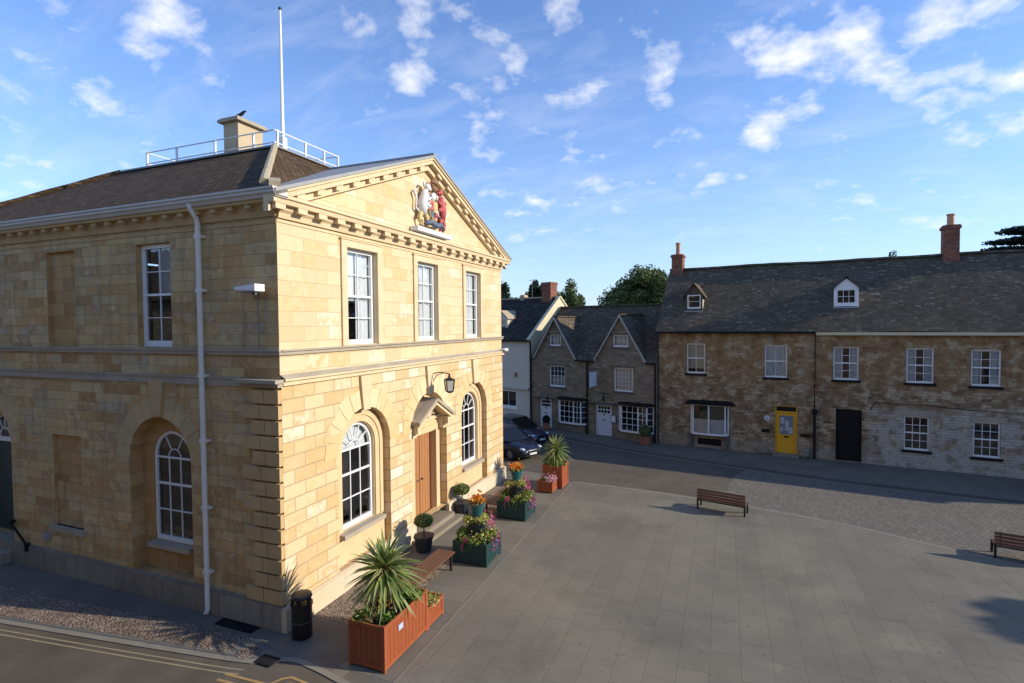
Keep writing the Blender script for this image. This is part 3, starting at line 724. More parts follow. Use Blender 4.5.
# plinth
b = MB(); b.box(-LS - .08, -.0, -.09, .0, -.1, .50); b.box(-LS - .09, 0, -.07, .0, .501, .53)
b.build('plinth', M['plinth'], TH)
b = MB(F); b.box(-.09, BC[1] - .95, -.12, .0, -.1, .46); b.box(BC[1] + .95, WF + .08, -.12, .0, -.1, .46); b.box(-.07, BC[1] - .95, -.09, .0, .461, .49); b.box(BC[1] + .95, WF + .06, -.09, .0, .461, .49)
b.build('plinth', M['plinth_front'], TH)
b = MB(F); b.box(BC[1] - 1.2, BC[1] + 1.2, -.52, -.122, 0, .11); b.box(BC[1] - .948, BC[1] + .948, -.30, .42, .111, .25)
for s_ in (-1, 1): b.box(min(BC[1] + s_ * .949, BC[1] + s_ * 1.05), max(BC[1] + s_ * .949, BC[1] + s_ * 1.05), .001, .21, 0, .47)
b.build('door_step', M['kerb'], TH)
# quoins at the corner (side face), shelf over them
b = MB(); z = .535; k = 0
while z < 4.80:
    w_ = .92 if k % 2 == 0 else .66
    b.box(-w_, -w_ / 2 - .008, -.09, .02, z, z + .262); b.box(-w_ / 2 + .008, .028, -.09, .02, z, z + .262); z += .305; k += 1
b.build('quoins', M['quoin'], TH)
b = MB(); b.box(-.98, .10, -.22, .0, 4.90, 4.97); b.box(-.90, .07, -.13, .0, 4.82, 4.898); b.build('quoin_shelf', M['stone_grey'], TH)
# string courses
b = MB(); b.box(-LS, -.981, -.045, 0, 4.80, 4.95); b.box(-LS, -.981, -.07, 0, 4.951, 4.985); b.box(-LS, .055, -.055, 0, 5.44, 5.51); b.box(-LS, .07, -.08, 0, 5.511, 5.55)
b.build('string_course', M['stone_grey'], TH)
b = MB(F); b.box(.002, WF + .06, -.05, 0, 5.44, 5.51); b.box(.002, WF + .07, -.085, 0, 5.511, 5.545)
b.build('string_course', M['stone_grey'], TH)
b = MB(F); b.box(.002, WF + .06, -.09, 0, 4.84, 4.93); b.box(.002, WF + .1, -.14, 0, 4.931, 4.975); b.build('string_course', M['stone_trim'], TH)
# sloping weathering on top of the lower band
b = MB(F); b.prism([(0, 0)], 0, 0) if False else None
b.mesh([(.002, -.14, 4.976), (WF + .1, -.14, 4.976), (WF + .1, 0, 5.06), (.002, 0, 5.06)], [(0, 1, 2, 3)]); b.build('band_weathering', M['stone_grey'], TH)
# frieze line below cornice and architraves round upper windows
b = MB(F); b.box(0.0, WF, -.02, 0, 8.02, 8.06).mark()
for c in BC:
    b.box(c - .765, c - .577, -.045, .0, 5.55, 7.80); b.box(c + .577, c + .765, -.045, .0, 5.55, 7.80); b.box(c - .765, c + .765, -.045, 0, 7.801, 7.96)
    b.box(c - .80, c + .80, -.065, 0, 7.962, 7.995).mark()
b.build_each('window_architrave', M['stone_trim'], TH)
b = MB(); b.box(-LS, 0.0, -.02, 0, 8.0, 8.05); b.build('frieze_band', M['trim_side'], TH)
b = MB(F)
for h in U_f: reveal(b, h, 0, .14); b.mark()
b.build_each('window_reveal', M['stone_trim'], TH)
# windows
cur = ['white_left', 'right', 'full']
for i, c in enumerate(BC):
    sash(TH, F, c - .573, c + .573, 5.565, 7.795, .14, 3 if False else 2, 2, .075, cur[i], None)
sash(TH, I4, -4.045, -2.975, 5.575, 7.825, .16, 2, 2, .09, 'top_right')
sash(TH, I4, -10.495, -9.425, 5.575, 7.825, .16, 2, 2, .09, 'sides')
for i in (0, 2):
    w = arched_sash(TH, F, BC[i], RI - .003, 1.215, ZS, .30)
    MB(F).box(BC[i] - .80, BC[i] + .80, -.02, .195, 1.10, 1.205).build('sill', M['stone_grey'], w)
    if i == 0:
        b = MB(F); b.face([(q[0], .40, q[1]) for q in arch_pts(BC[i], RI - .07, ZS, ZS - .05)]); b.build('pane_backing', M['curtain'], w)
w = arched_sash(TH, I4, S_arch[0], RI - .003, 1.155, ZS, .36, rays=(60, 120))
MB().box(S_arch[0] - .66, S_arch[0] + .68, .12, .298, 1.04, 1.145).build('sill', M['stone_grey'], w)
# side door (left): dark green leaves with white fanlight
c = S_arch[1]; b = MB(); b.box(c - .62, c + .62, .36, .40, .53, 3.02)
sd = b.build('side_door', simple('dark_green_door_paint', (.012, .05, .05), .4), TH); sd['label'] = 'dark green double side door under white fanlight'
b = MB(); b.box(c - .62, c + .62, .33, .358, 2.98, 3.10)
ring = arch_pts(c, RI, 3.1, 3.1, 20); inn = arch_pts(c, RI - .07, 3.1, 3.1 + .02, 20)
for k in range(1, len(ring) - 1):
    b.prism([inn[k], ring[k], ring[k + 1], inn[k + 1]], .33, .37)
for a in (30, 60, 90, 120, 150):
    a = R(a); b.bar((c + .22 * math.cos(a), .35, 3.1 + .22 * math.sin(a)), (c + .56 * math.cos(a), .35, 3.1 + .56 * math.sin(a)), .028, .028, up=(0, 1, 0))
rg = [(c + .24 * math.cos(PI * i / 12), .35, 3.1 + .24 * math.sin(PI * i / 12)) for i in range(13)]
for i in range(12): b.bar(rg[i], rg[i + 1], .03, .03, up=(0, 1, 0))
fl_ = b.build('fanlight', M['white_paint'], TH)
MB().face([(q[0], .362, q[1]) for q in arch_pts(c, RI - .02, 3.1, 3.1)]).build('pane', M['glass'], fl_)
MB().box(c - .7, c + .7, .6, .62, 3.0, 3.8).build('dark_interior', M['dark_room'], fl_)
b = MB(); b.box(c + .22, c + .42, .352, .358, 1.85, 2.2); b.build('door_notice', M['blue_label'], sd)
b = MB(); b.ball((c + .52, .33, 2.05), .035); b.build('door_handle', M['white_paint'], sd)
b = MB(); b.box(c - 1.0, c + 1.0, -.35, .36, -.05, .28); b.box(c - 1.0, c + 1.0, -.0, .36, .281, .53); b.build('door_step', M['plinth'], TH)

# cornice: swept profile on side (with white gutter) and front, modillions
def sweep(mb, prof, a, b):
    """prof = list of (out, z); extrude along local x a..b, outward -y"""
    n = len(prof); vs = [(a, -o, z) for o, z in prof] + [(b, -o, z) for o, z in prof]
    mb.mesh(vs, [tuple(range(n)), tuple(reversed(range(n, 2 * n)))] + [(i, i + n, (i + 1) % n + n, (i + 1) % n) for i in range(n)])
b = MB(); sweep(b, [(0, 8.13), (0.0, 8.42), (.24, 8.42), (.24, 8.36), (.10, 8.34), (.07, 8.24), (.04, 8.13)], -LS - .3, 0); b.build('cornice', M['trim_side'], TH)
b = MB(); sweep(b, [(0, 8.421), (0, 8.60), (.38, 8.60), (.38, 8.56), (.35, 8.545), (.35, 8.50), (.31, 8.47), (.28, 8.421)], -LS - .4, .30); b.build('gutter', M['gutter'], TH)
b = MB()
x = -LS
while x < -.12:
    b.box(x, x + .15, -.20, -.075, 8.275, 8.355).mark(); x += .46
b.build_each('modillion', M['trim_side'], TH)
b = MB(F)
sweep(b, [(0, 8.10), (0, 8.33), (.14, 8.33), (.12, 8.25), (.07, 8.20), (.05, 8.10)], -.0, WF)
sweep(b, [(0, 8.331), (0, 8.50), (.28, 8.50), (.30, 8.46), (.30, 8.43), (.26, 8.41), (.24, 8.331)], -.30, WF + .27)
b.build('cornice', M['stone_trim'], TH)
b = MB(F); b.mesh([(-.30, -.29, 8.502), (WF + .27, -.29, 8.502), (WF + .27, 0, 8.56), (-.3, 0, 8.56)], [(0, 1, 2, 3)]); b.build('cornice_flashing', M['gutter'], TH)
b = MB(F)
x = -.24
while x < WF + .1:
    b.box(x, x + .25, -.23, -.145, 8.225, 8.329).mark(); x += .58
b.build_each('modillion', M['stone_trim'], TH)
# raking cornice
CX = WF / 2; E0 = -.31; ZE = 8.50; ZA = 10.78; slope = (ZA - ZE) / (CX - E0)
def rake(prof_pairs, y0, y1, name, mat):
    b = MB(F)
    for s_ in (-1, 1):
        xs = [E0, CX] if s_ < 0 else [WF - E0, CX]
        lo_, hi_ = prof_pairs
        pts = [(xs[0], ZE + lo_), (xs[1], ZA + lo_), (xs[1], ZA + hi_), (xs[0], ZE + hi_)]
        if s_ > 0: pts = pts[::-1]
        b.prism(pts, y0, y1)
    return b.build(name, mat, TH)
rake((-.17, -.06), -.26, -.0, 'raking_cornice', M['stone_trim'])
rake((-.06, .0), -.30, -.0, 'raking_cornice', M['stone_trim'])
rake((-.34, -.17), -.12, -.0, 'raking_cornice', M['stone_trim'])
b = MB(F)
for s_ in (-1, 1):
    k = .45
    while k < CX - .1:
        x = (E0 + k + .3) if s_ < 0 else (WF - E0 - k - .3)
        zc = ZE + (k + .3) * slope - .172
        dz = slope * .10 * (1 if s_ < 0 else -1)
        dz *= 1.1; b.prism([(x - .11, zc - dz - .10), (x + .11, zc + dz - .10), (x + .11, zc + dz), (x - .11, zc - dz)], -.22, -.122).mark()
        k += .58
b.build_each('modillion', M['stone_trim'], TH)
b = MB(F)
for s_ in (-1, 1):
    x0 = E0 - .02 if s_ < 0 else WF - E0 + .02
    z0 = ZE - .007 + .003
    q = [(x0, -.33, z0), (CX, -.33, ZA + .003), (CX, 4.0, ZA + .003), (x0, 4.0, z0)]
    q2 = [(p[0], p[1], p[2] + .07) for p in q]
    if s_ > 0: q.reverse(); q2.reverse()
    b.mesh(q + q2, [(3, 2, 1, 0), (4, 5, 6, 7), (0, 1, 5, 4), (1, 2, 6, 5), (2, 3, 7, 6), (3, 0, 4, 7)])
b.bar((CX, -.34, ZA + .085), (CX, 3.9, ZA + .085), .14, .05)
b.build('pediment_roof', M['lead'], TH)
# main roof (truncated hip)
t_ = 3.55; zt_ = 10.95; e = [(-LS - .3, -.28), (-.03, -.28), (-.03, WF + .3), (-LS - .3, WF + .3)]
tt = [(-LS + t_, t_), (-t_, t_), (-t_, WF - t_), (-LS + t_, WF - t_)]
b = MB()
nn_ = 14
for i in range(4):
    a, b2 = e[i], e[(i + 1) % 4]; c1, d1 = tt[(i + 1) % 4], tt[i]
    b.face([(a[0], a[1], 8.605), (b2[0], b2[1], 8.605), (c1[0], c1[1], zt_), (d1[0], d1[1], zt_)])
b.face([(p[0], p[1], zt_) for p in tt])
mr = b.build('roof', M['brown_tile'], TH)
b = MB()
for i in range(4):
    p0 = Vector((e[i][0], e[i][1], 8.66)); p1 = Vector((tt[i][0], tt[i][1], zt_ + .03))
    p0 = p0.lerp(p1, .05)
    b.tube([p0 + (p1 - p0) * q / 8 + Vector((0, 0, .015 * (q % 2))) for q in range(9)], .085, 8).mark()
for i, h_ in enumerate(b.build_each('hip_tiles', M['hip'], TH)):
    if i != 1: h_.data.materials[0] = M['brown_tile']
b = MB()
for i in range(4):
    p0 = Vector((tt[i][0], tt[i][1], zt_ + .03)); p1 = Vector((tt[(i + 1) % 4][0], tt[(i + 1) % 4][1], zt_ + .03))
    b.bar(p0, p1, .16, .05)
b.build('roof_edge_flashing', M['grey_metal'], TH)
b = MB(); b.bar((.22, -.24, 8.64), (-.16, .14, 8.84), .20, .14); b.build('hip_foot', M['hip'], TH)
# roof rail
b = MB(); X0, X1, Y0, Y1 = -8.82, -3.62, 3.62, 6.25
zr = zt_ + .02
posts = [(X0, Y0), (-7.5, Y0), (-5.9, Y0), (-4.4, Y0), (X1, Y0 + .1), (X1, 4.8), (X1, 5.6), (X1, Y1), (X0, Y1), (-6.2, Y1)]
for p in posts: b.bar((p[0], p[1], zr), (p[0], p[1], zr + .52), .05)
for z in (.50, .16):
    for p, q in (((X0, Y0), (X1, Y0)), ((X1, Y0), (X1, Y1)), ((X1, Y1), (X0, Y1)), ((X0, Y1), (X0, Y0))):
        b.tube([(p[0], p[1], zr + z), (q[0], q[1], zr + z)], .018, 6)
b.build('roof_railing', M['white_paint'], TH)
# chimney
b = MB(); b.box(-5.98, -5.40, 4.0, 4.92, zt_ - .05, 12.10); ch = b.build('chimney', M['chimney_stone'], TH)
b = MB(); b.box(-6.10, -5.28, 3.88, 5.04, 12.101, 12.18); b.box(-6.05, -5.33, 3.93, 4.99, 12.181, 12.23); b.build('chimney_cap', M['stone_grey'], ch)
# back / far walls
b = MB(); b.box(-LS - .001, -LS, 0, WF, -.1, 8.5); b.box(-LS, 0, WF - .001, WF, -.1, 8.5)
b.build('rear_wall', M['ashlar_side'], TH)
# chimney bird
CROW = .72
cb = thing('crow', 'small black crow perched on the town hall chimney', 'bird', (-5.40, 4.12, 12.23), R(20))
b = MB(); b.tube([(-.20, 0, .05), (-.08, 0, .10), (.04, 0, .16), (.12, 0, .24), (.17, 0, .26), (.24, 0, .25)], [.015, .055, .075, .05, .045, .008], 8)
b.tube([(0, .03, .12), (0, .03, 0)], .008, 5); b.tube([(0, -.03, .12), (0, -.03, 0)], .008, 5)
b.tube([(-.02, 0, .15), (-.12, .02, .13), (-.26, .01, .03)], [.03, .05, .01], 6)
b.v = [tuple(q * CROW for q in p) for p in b.v]; b.build('body', M['feather'], cb, True)
# flagpole
fp = thing('flagpole', 'white flagpole rising behind the corner of the town hall roof', 'flagpole', (-3.68, 3.98, zt_))
b = MB(); b.tube([(0, 0, -.05), (0, 0, 2), (0, 0, 3.98)], [.058, .042, .028], 10); b.build('pole', M['white_paint'], fp)
b = MB(); b.box(-.08, .08, -.08, .08, -.02, .42); b.build('pole_socket', M['white_paint'], fp)
b = MB(); b.ball((0, 0, 4.02), .05); b.build('finial', M['iron'], fp)
# royal arms
ca = thing('coat_of_arms', 'painted carved coat of arms with red supporter in the pediment', 'coat of arms', (0, 5.72, 8.60), 0)
b = MB(F); b.box(-1.0, 1.0, -.27, -.02, 0, .11); b.box(-.95, .95, -.24, -.02, .111, .13); b.build('plinth', M['white_heraldic'], ca)
b = MB(F)  # shield
sh = [(-.22, .98), (-.24, .62), (-.14, .40), (0, .30), (.14, .40), (.24, .62), (.22, .98)]
b.prism(sh, -.20, -.06); s0 = b.build('shield', M['gold_paint'], ca)
b = MB(F); b.box(-.21, -.01, -.215, -.202, .68, .96); b.prism([(.01, .36), (.13, .43), (.21, .62), (.21, .66), (.01, .66)], -.215, -.202); b.build('shield_quarter', M['red_paint'], s0)
b = MB(F); b.prism([(-.01, .36), (-.01, .66), (-.21, .66), (-.21, .62), (-.13, .43)], -.215, -.202); b.build('shield_quarter', M['blue_paint'], s0)
b = MB(F)  # mantling, helm
b.ball((0, -.14, 1.12), (.16, .12, .15)); b.tube([(-.2, -.12, 1.1), (-.34, -.12, 1.2), (-.42, -.1, 1.05)], [.06, .07, .02], 7); b.tube([(.2, -.12, 1.1), (.30, -.12, 1.16), (.34, -.1, 1.0)], [.06, .06, .02], 7)
b.build('helm', M['white_heraldic'], ca, True)
b = MB(F); b.lathe([(.13, 1.22), (.17, 1.34), (.15, 1.40)], (0, -.14), 12); b.tube([(-.13, -.14, 1.36), (-.08, -.14, 1.5), (0, -.14, 1.44), (.08, -.14, 1.5), (.13, -.14, 1.36)], .03, 6)
b.tube([(-.06, -.14, 1.48), (.02, -.16, 1.56), (.22, -.16, 1.54), (.26, -.16, 1.44)], [.04, .07, .06, .05], 7); b.build('crown', M['crown_paint'], ca, True)
def beast(side, mats, name):
    s_ = side; b = MB(F)
    b.tube([(s_ * .52, -.14, .52), (s_ * .56, -.16, .80), (s_ * .46, -.17, 1.06), (s_ * .42, -.17, 1.20)], [.12, .14, .12, .08], 10)
    b.ball((s_ * .36, -.20, 1.30), (.11, .10, .10)); b.ball((s_ * .26, -.22, 1.26), (.06, .05, .045))
    b.tube([(s_ * .44, -.18, 1.02), (s_ * .30, -.22, .96), (s_ * .22, -.22, 1.04)], [.07, .05, .035], 7)
    b.tube([(s_ * .48, -.18, .88), (s_ * .32, -.23, .76), (s_ * .24, -.23, .80)], [.07, .05, .035], 7)
    o = b.build(name, M[mats[0]], ca, True)
    b = MB(F)
    b.tube([(s_ * .52, -.15, .54), (s_ * .36, -.20, .44), (s_ * .44, -.2, .26), (s_ * .32, -.22, .20)], [.10, .06, .035, .04], 8)
    b.tube([(s_ * .60, -.13, .54), (s_ * .72, -.14, .40), (s_ * .66, -.14, .26), (s_ * .56, -.17, .20)], [.09, .06, .035, .04], 8)
    b.build('hind_legs', M[mats[1]], o, True)
    b = MB(F); b.tube([(s_ * .62, -.10, .56), (s_ * .82, -.1, .66), (s_ * .78, -.1, .92), (s_ * .88, -.1, 1.08), (s_ * .80, -.1, 1.18)], [.035, .03, .03, .05, .02], 7); b.build('tail', M[mats[2]], o, True)
beast(-1, ('white_heraldic', 'gold_paint', 'white_heraldic'), 'supporter'); beast(1, ('red_paint', 'red_paint', 'red_paint'), 'supporter')
b = MB(F); b.tube([(-.55, -.22, .24), (-.3, -.26, .33), (0, -.27, .26), (.3, -.26, .33), (.55, -.22, .24)], [.05, .08, .09, .08, .05], 7); b.build('motto_scroll', M['blue_paint'], ca, True)
random.seed(77)
for mt_, nm_ in (('white_heraldic', 'mantling'), ('gold_paint', 'gilding'), ('crown_paint', 'brown_leafwork')):  # random small curls in white, gold and brown paint
    b = MB(F)
    for k in range(12):
        x_, z_ = random.uniform(-.5, .5), random.uniform(.30, 1.35)
        a_ = random.uniform(0, 6.28); r_ = random.uniform(.06, .12)
        b.tube([(x_ + r_ * math.cos(a_ + q * .9), -.16 - .03 * q, z_ + r_ * math.sin(a_ + q * .9)) for q in range(4)], [.022, .030, .024, .008], 6)
    b.build(nm_, M[mt_], ca, True)
# lantern on bracket
ln = thing('wall_lantern', 'square glazed lantern hanging from an iron bracket above the town hall door', 'lantern', (0, 5.72, 4.1))
b = MB(); b.box(0.03, .09, -.03, .03, .05, .62); b.tube([(.08, 0, .55), (.35, 0, .60), (.72, 0, .56)], .018, 6); b.tube([(.08, 0, .25), (.25, 0, .5), (.5, 0, .575)], .012, 6); b.tube([(.72, 0, .56), (.72, 0, .48)], .012, 6); b.build('bracket', M['iron'], ln)
b = MB(); b.lathe([(.03, .50), (.05, .44), (.19, .37), (.20, .35)], (.72, 0), 4); b.lathe([(.19, .35), (.14, -.02), (.10, -.06)], (.72, 0), 4, False)
lb = MB()
for k in range(4):
    a = PI / 2 * k; lb.bar((.72 + .19 * math.cos(a), .19 * math.sin(a), .35), (.72 + .14 * math.cos(a), .14 * math.sin(a), -.02), .025)
lb.lathe([(.03, .56), (.05, .44), (.22, .37), (.20, .345)], (.72, 0), 4); lb.lathe([(.15, .0), (.12, -.05), (.03, -.08)], (.72, 0), 4)
lb.build('lantern_frame', M['iron'], ln)
MB().lathe([(.185, .345), (.138, 0)], (.72, 0), 4).build('lantern_glass', M['lamp_glass'], ln)
for q_ in [q for q in bpy.data.objects if q.parent == ln]: q_.data.transform(Matrix.Scale(.88, 4))
# floodlights
def flood(loc, rz, label, sc=1.0):
    o = thing('floodlight', label, 'floodlight', loc, rz, 'white floodlights on the town hall')
    b = MB(); b.prism([(-.33 * sc, 0), (.33 * sc, -.04), (.33 * sc, .12 * sc), (-.33 * sc, .045)], -.42 * sc, -.10); b.build('housing', M['white_paint'], o)
    b = MB(); b.box(-.27 * sc, .27 * sc, -.39 * sc, -.13, -.062, -.042); b.build('lens', M['grey_metal'], o)
    b = MB(); b.box(-.05, .05, -.12, 0, -.10, .0); b.tube([(0, -.04, -.08), (0, -.03, -.5), (.0, -.02, -1.2)], .008, 5); b.build('bracket', M['grey_metal'], o)
flood((-.50, 0, 6.72), 0, 'white wedge shaped floodlight on the shaded side wall near the corner', .80)
flood((.0, WF - .05, 5.02), R(90), 'white floodlight on the far end of the sunlit front facade', .55)
# downpipe
dp = thing('downpipe', 'white downpipe running down the shaded town hall side wall', 'downpipe', (-1.98, -.11, 0))
b = MB(); b.tube([(0, -.17, 8.50), (0, -.16, 8.40), (0, -.02, 8.22), (0, 0, 8.05), (0, 0, 5.6), (0, 0, .12), (0, -.06, .03)], .052, 10); b.build('pipe', M['pipe_paint'], dp, True)
b = MB()
for z in (7.85, 6.75, 5.0, 3.65, 2.25, .9): b.box(-.10, .10, -.025, .10, z - .025, z + .025); b.tube([(0, 0, z - .05), (0, 0, z + .05)], .066, 10).mark()
b.build_each('pipe_bracket', M['pipe_paint'], dp)
# small side fittings
tag(MB().tube([(-8.98, -.10, 1.05), (-8.3, -.12, .58)], .03, 8).box(-9.02, -8.94, -.12, .0, 1.02, 1.08).box(-8.34, -8.26, -.14, -.05, .4, .6).build('handrail', M['black']), 'short black handrail sloping beside the green side door', 'handrail')
tag(MB().box(-7.78, -7.50, -.03, .0, .74, .92).box(-7.74, -7.54, -.04, -.031, .77, .89).build('wall_vent', M['lead']), 'small pale vent plate low on the shaded side wall', 'vent')

# ------------------------------------------------------------------ long stone building
LB = thing('stone_terrace', 'long brown rubble stone terrace with slate roof and yellow door', 'building', (5.01, 19.34, 0), math.atan2(-.12612, .99201))
XL = 23.0; ZE_ = 5.62; D_ = 6.0
ups = [(1.33, 2.17, 3.58, 5.02, 'blind'), (4.74, 5.64, 3.52, 4.97, 'full'), (7.41, 8.32, 3.52, 4.93, 'sides'), (9.95, 10.84, 3.50, 4.91, 'sides'), (11.99, 12.88, 3.47, 4.87, 'sides'), (15.2, 16.1, 3.5, 4.9, 'sides'), (18.6, 19.5, 3.5, 4.9, 'sides')]
gws = [(9.9, 10.73, .77, 2.15), (12.09, 12.9, .72, 2.08), (15.2, 16.1, .75, 2.1)]
holes = [rect_pts(a, b_, c, d) for a, b_, c, d, _ in ups] + [rect_pts(*g_) for g_ in gws] + [rect_pts(5.17, 6.07, .13, 2.27), rect_pts(7.52, 8.46, .06, 2.27), rect_pts(1.55, 3.20, .72, 2.20)]
b = MB(); wall(b, rect_pts(0, XL, 0, ZE_), holes, 0)
for h in holes: reveal(b, h, 0, .14)
b.face([(0, 0, 0), (0, 0, ZE_), (0, 3.0, 8.7), (0, D_, ZE_), (0, D_, 0)]); b.face([(XL, 0, 0), (XL, D_, 0), (XL, D_, ZE_), (XL, 3.0, 8.7), (XL, 0, ZE_)]); b.face([(0, D_, 0), (0, D_, ZE_), (XL, D_, ZE_), (XL, D_, 0)])
b.build('wall', M['rubble'], LB)
def slates(mb, x0, x1, p0, p1, nx, ny, th=.0, sag=.05, seed=0, cut=None):
    """uneven slate slope from eaves line (y,z)=p0 to ridge p1"""
    g = []
    for j in range(ny + 1):
        row = []
        for i in range(nx + 1):
            f = j / ny; x = x0 + (x1 - x0) * i / nx; y = p0[0] + (p1[0] - p0[0]) * f; z = p0[1] + (p1[1] - p0[1]) * f
            z += sag * noise.noise(Vector((x * .35 + seed, f * 2, seed))) + .25 * sag * noise.noise(Vector((x * 1.7, f * 7, 3 + seed)))
            row.append((x, y, z))
        g.append(row)
    for j in range(ny):
        for i in range(nx):
            q = [g[j][i], g[j][i + 1], g[j + 1][i + 1], g[j + 1][i]]
            mb.face(q if p1[0] > p0[0] else q[::-1])
    return g
b = MB(); gg = slates(b, -.12, XL + .1, (-.26, ZE_ - .04), (3.0, 8.85), 60, 12, sag=.06); slates(b, -.12, XL + .1, (D_ + .26, ZE_ - .04), (3.0, 8.85), 60, 6, sag=.16)
b.face([(-.12, -.26, ZE_ - .05), (-.12, 0.05, ZE_ - .05), (XL, .05, ZE_ - .05), (XL, -.26, ZE_ - .05)])
b.build('roof', M['slate'], LB)
b = MB(); row = gg[-1]
for i in range(0, len(row) - 1): b.bar((row[i][0], row[i][1], row[i][2] + .03), (row[i + 1][0], row[i + 1][1], row[i + 1][2] + .03), .24, .09)
b.build('ridge_tiles', M['slate'], LB)
b = MB(); b.tube([(-.1, -.30, ZE_ - .07), (6.72, -.30, ZE_ - .07)], .05, 8); b.build('gutter', M['black'], LB)
b = MB(); b.box(6.75, XL, -.23, -.0, ZE_ - .19, ZE_ - .055); b.build('eaves_cornice', M['render_cream'], LB)
for i, (x0, x1, z0, z1, cu) in enumerate(ups):
    sash(LB, I4, x0 + .003, x1 - .003, z0 + .003, z1 - .003, .10, 3 if i >= 2 else 2, 2 if i >= 2 else 1, .05, cu, -.07, sillmat='black')
for x0, x1, z0, z1 in gws:
    sash(LB, I4, x0 + .003, x1 - .003, z0 + .003, z1 - .003, .10, 3, 2, .045, None, -.07, sillmat='black')
    MB().box(x0 - .12, x1 + .18, -.015, .0, z1 + .01, z1 + .22).build('lintel', M['stone_grey'], LB)
# bow window
def bow(root, xc, hw, z0, z1, proj_, cols, rows, mat='white_paint', y0=0.0, curtain=None, hood=True, hoodw=.35, n=6, segs=None, hoodmat='slate_dark', hoodh=.30):
    """shallow projecting bow / bay window with hood"""
    if segs is None:
        pts = [(xc - hw * math.cos(PI * i / n), y0 - proj_ * math.sin(PI * i / n) ** .7) for i in range(n + 1)]
    else: pts = segs
    b = MB(); k = len(pts)
    for i in range(k - 1):
        p, q = pts[i], pts[i + 1]
        for z, hh in ((z0, .09), (z1 - .07, .07)): b.bar((p[0], p[1], z + hh / 2), (q[0], q[1], z + hh / 2), .09, hh)
    major = range(k) if segs else (0, 1, n // 2 - (0 if n % 2 == 0 else 0), n - 1, n)
    for i in (range(k) if segs else sorted(set((0, 1, 3, 5, 6)) if n == 6 else range(k))): b.bar((pts[i][0], pts[i][1], z0 + .09), (pts[i][0], pts[i][1], z1 - .07), .055)
    if cols:
        for i in range(k - 1):
            p, q = Vector((*pts[i], 0)), Vector((*pts[i + 1], 0)); L_ = (q - p).length; nb = max(1, round(L_ / cols))
            for j in range(1, nb): m_ = p.lerp(q, j / nb); b.bar((m_.x, m_.y, z0 + .09), (m_.x, m_.y, z1 - .07), .02)
            for j in range(1, rows): z = z0 + .09 + (z1 - z0 - .16) * j / rows; b.bar((p.x, p.y, z), (q.x, q.y, z), .02)
    w = b.build('bow_window', M[mat], root)
    g_ = MB()
    for i in range(k - 1): g_.face([(pts[i][0], pts[i][1] + .012, z0 + .09), (pts[i + 1][0], pts[i + 1][1] + .012, z0 + .09), (pts[i + 1][0], pts[i + 1][1] + .012, z1 - .07), (pts[i][0], pts[i][1] + .012, z1 - .07)])
    g_.build('pane', M['glass'], w)
    b = MB(); b.face([(p[0], p[1], z0 - .002) for p in pts[::-1]]); b.face([(p[0], p[1], z0 + .03) for p in pts])
    b.build('window_board', M['black'], w)
    if curtain:
        b = MB(); zc = z0 + (z1 - z0) * curtain
        for i in range(k - 1): b.face([(pts[i][0] * .98 + xc * .02, pts[i][1] + .10, z0 + .09), (pts[i + 1][0] * .98 + xc * .02, pts[i + 1][1] + .10, z0 + .09), (pts[i + 1][0] * .98 + xc * .02, pts[i + 1][1] + .10, zc), (pts[i][0] * .98 + xc * .02, pts[i][1] + .10, zc)])
        b.build('net_curtain', M['curtain'], w)
    MB().box(xc - hw, xc + hw, y0 + .5, y0 + .52, z0, z1).build('dark_interior', M['dark_room'], w)
    if hood:
        b = MB(); o_ = [(xc + (p[0] - xc) * (1 + hoodw / hw), y0 + (p[1] - y0) * 1.35 - .08) for p in pts]
        o_[0] = (o_[0][0], y0); o_[-1] = (o_[-1][0], y0)
        for i in range(k - 1):
            p, q = o_[i], o_[i + 1]
            b.face([(p[0], p[1], z1 + .02), (q[0], q[1], z1 + .02), (xc + (q[0] - xc) * .82, y0, z1 + hoodh), (xc + (p[0] - xc) * .82, y0, z1 + hoodh)])
            b.face([(p[0], p[1], z1 - .03), (q[0], q[1], z1 - .03), (q[0], q[1], z1 + .02), (p[0], p[1], z1 + .02)])
        b.face([(p[0], p[1], z1 - .03) for p in o_[::-1]]); b.build('window_hood', M[hoodmat], w)
    return w
bow(LB, 2.38, .83, .70, 2.17, .26, 0, 0, curtain=.50, hoodw=.33, hoodh=.15, hoodmat='black')
b = MB(); b.box(1.85, 2.9, -.03, .02, .20, .50); b.build('cellar_opening', M['black'], LB)
b = MB(); b.box(1.52, 1.62, -.18, 0, .0, .66); b.box(3.13, 3.23, -.18, 0, .0, .66); b.box(1.5, 3.25, -.20, 0, .66, .705); b.build('bow_support', M['kerb_dark'], LB)
# yellow door
b = MB(); b.box(5.22, 6.02, .09, .13, .14, 1.95); yd = b.build('yellow_door', M['yellow_door'], LB); yd['label'] = 'mustard yellow glazed street door'
b = MB(); b.box(5.172, 5.23, .05, .10, .135, 2.26); b.box(6.01, 6.067, .05, .10, .135, 2.26); b.box(5.232, 6.008, .05, .10, 1.955, 2.02); b.box(5.232, 6.008, .05, .10, 2.225, 2.265); b.build('door_frame', M['yellow_door'], yd)
b = MB(); b.box(5.24, 6.0, .08, .09, 2.022, 2.208); b.build('transom_pane', M['black'], yd)
b = MB(); b.box(5.36, 5.90, .078, .088, .98, 1.82); b.build('door_glass', M['door_glass'], yd)
b = MB(); b.box(5.40, 5.55, .070, .077, 1.45, 1.75); b.box(5.58, 5.72, .070, .077, 1.15, 1.6); b.box(5.70, 5.88, .068, .076, 1.02, 1.32); b.box(5.38, 5.5, .069, .077, 1.1, 1.3); b.build('door_notice', M['note'], yd)
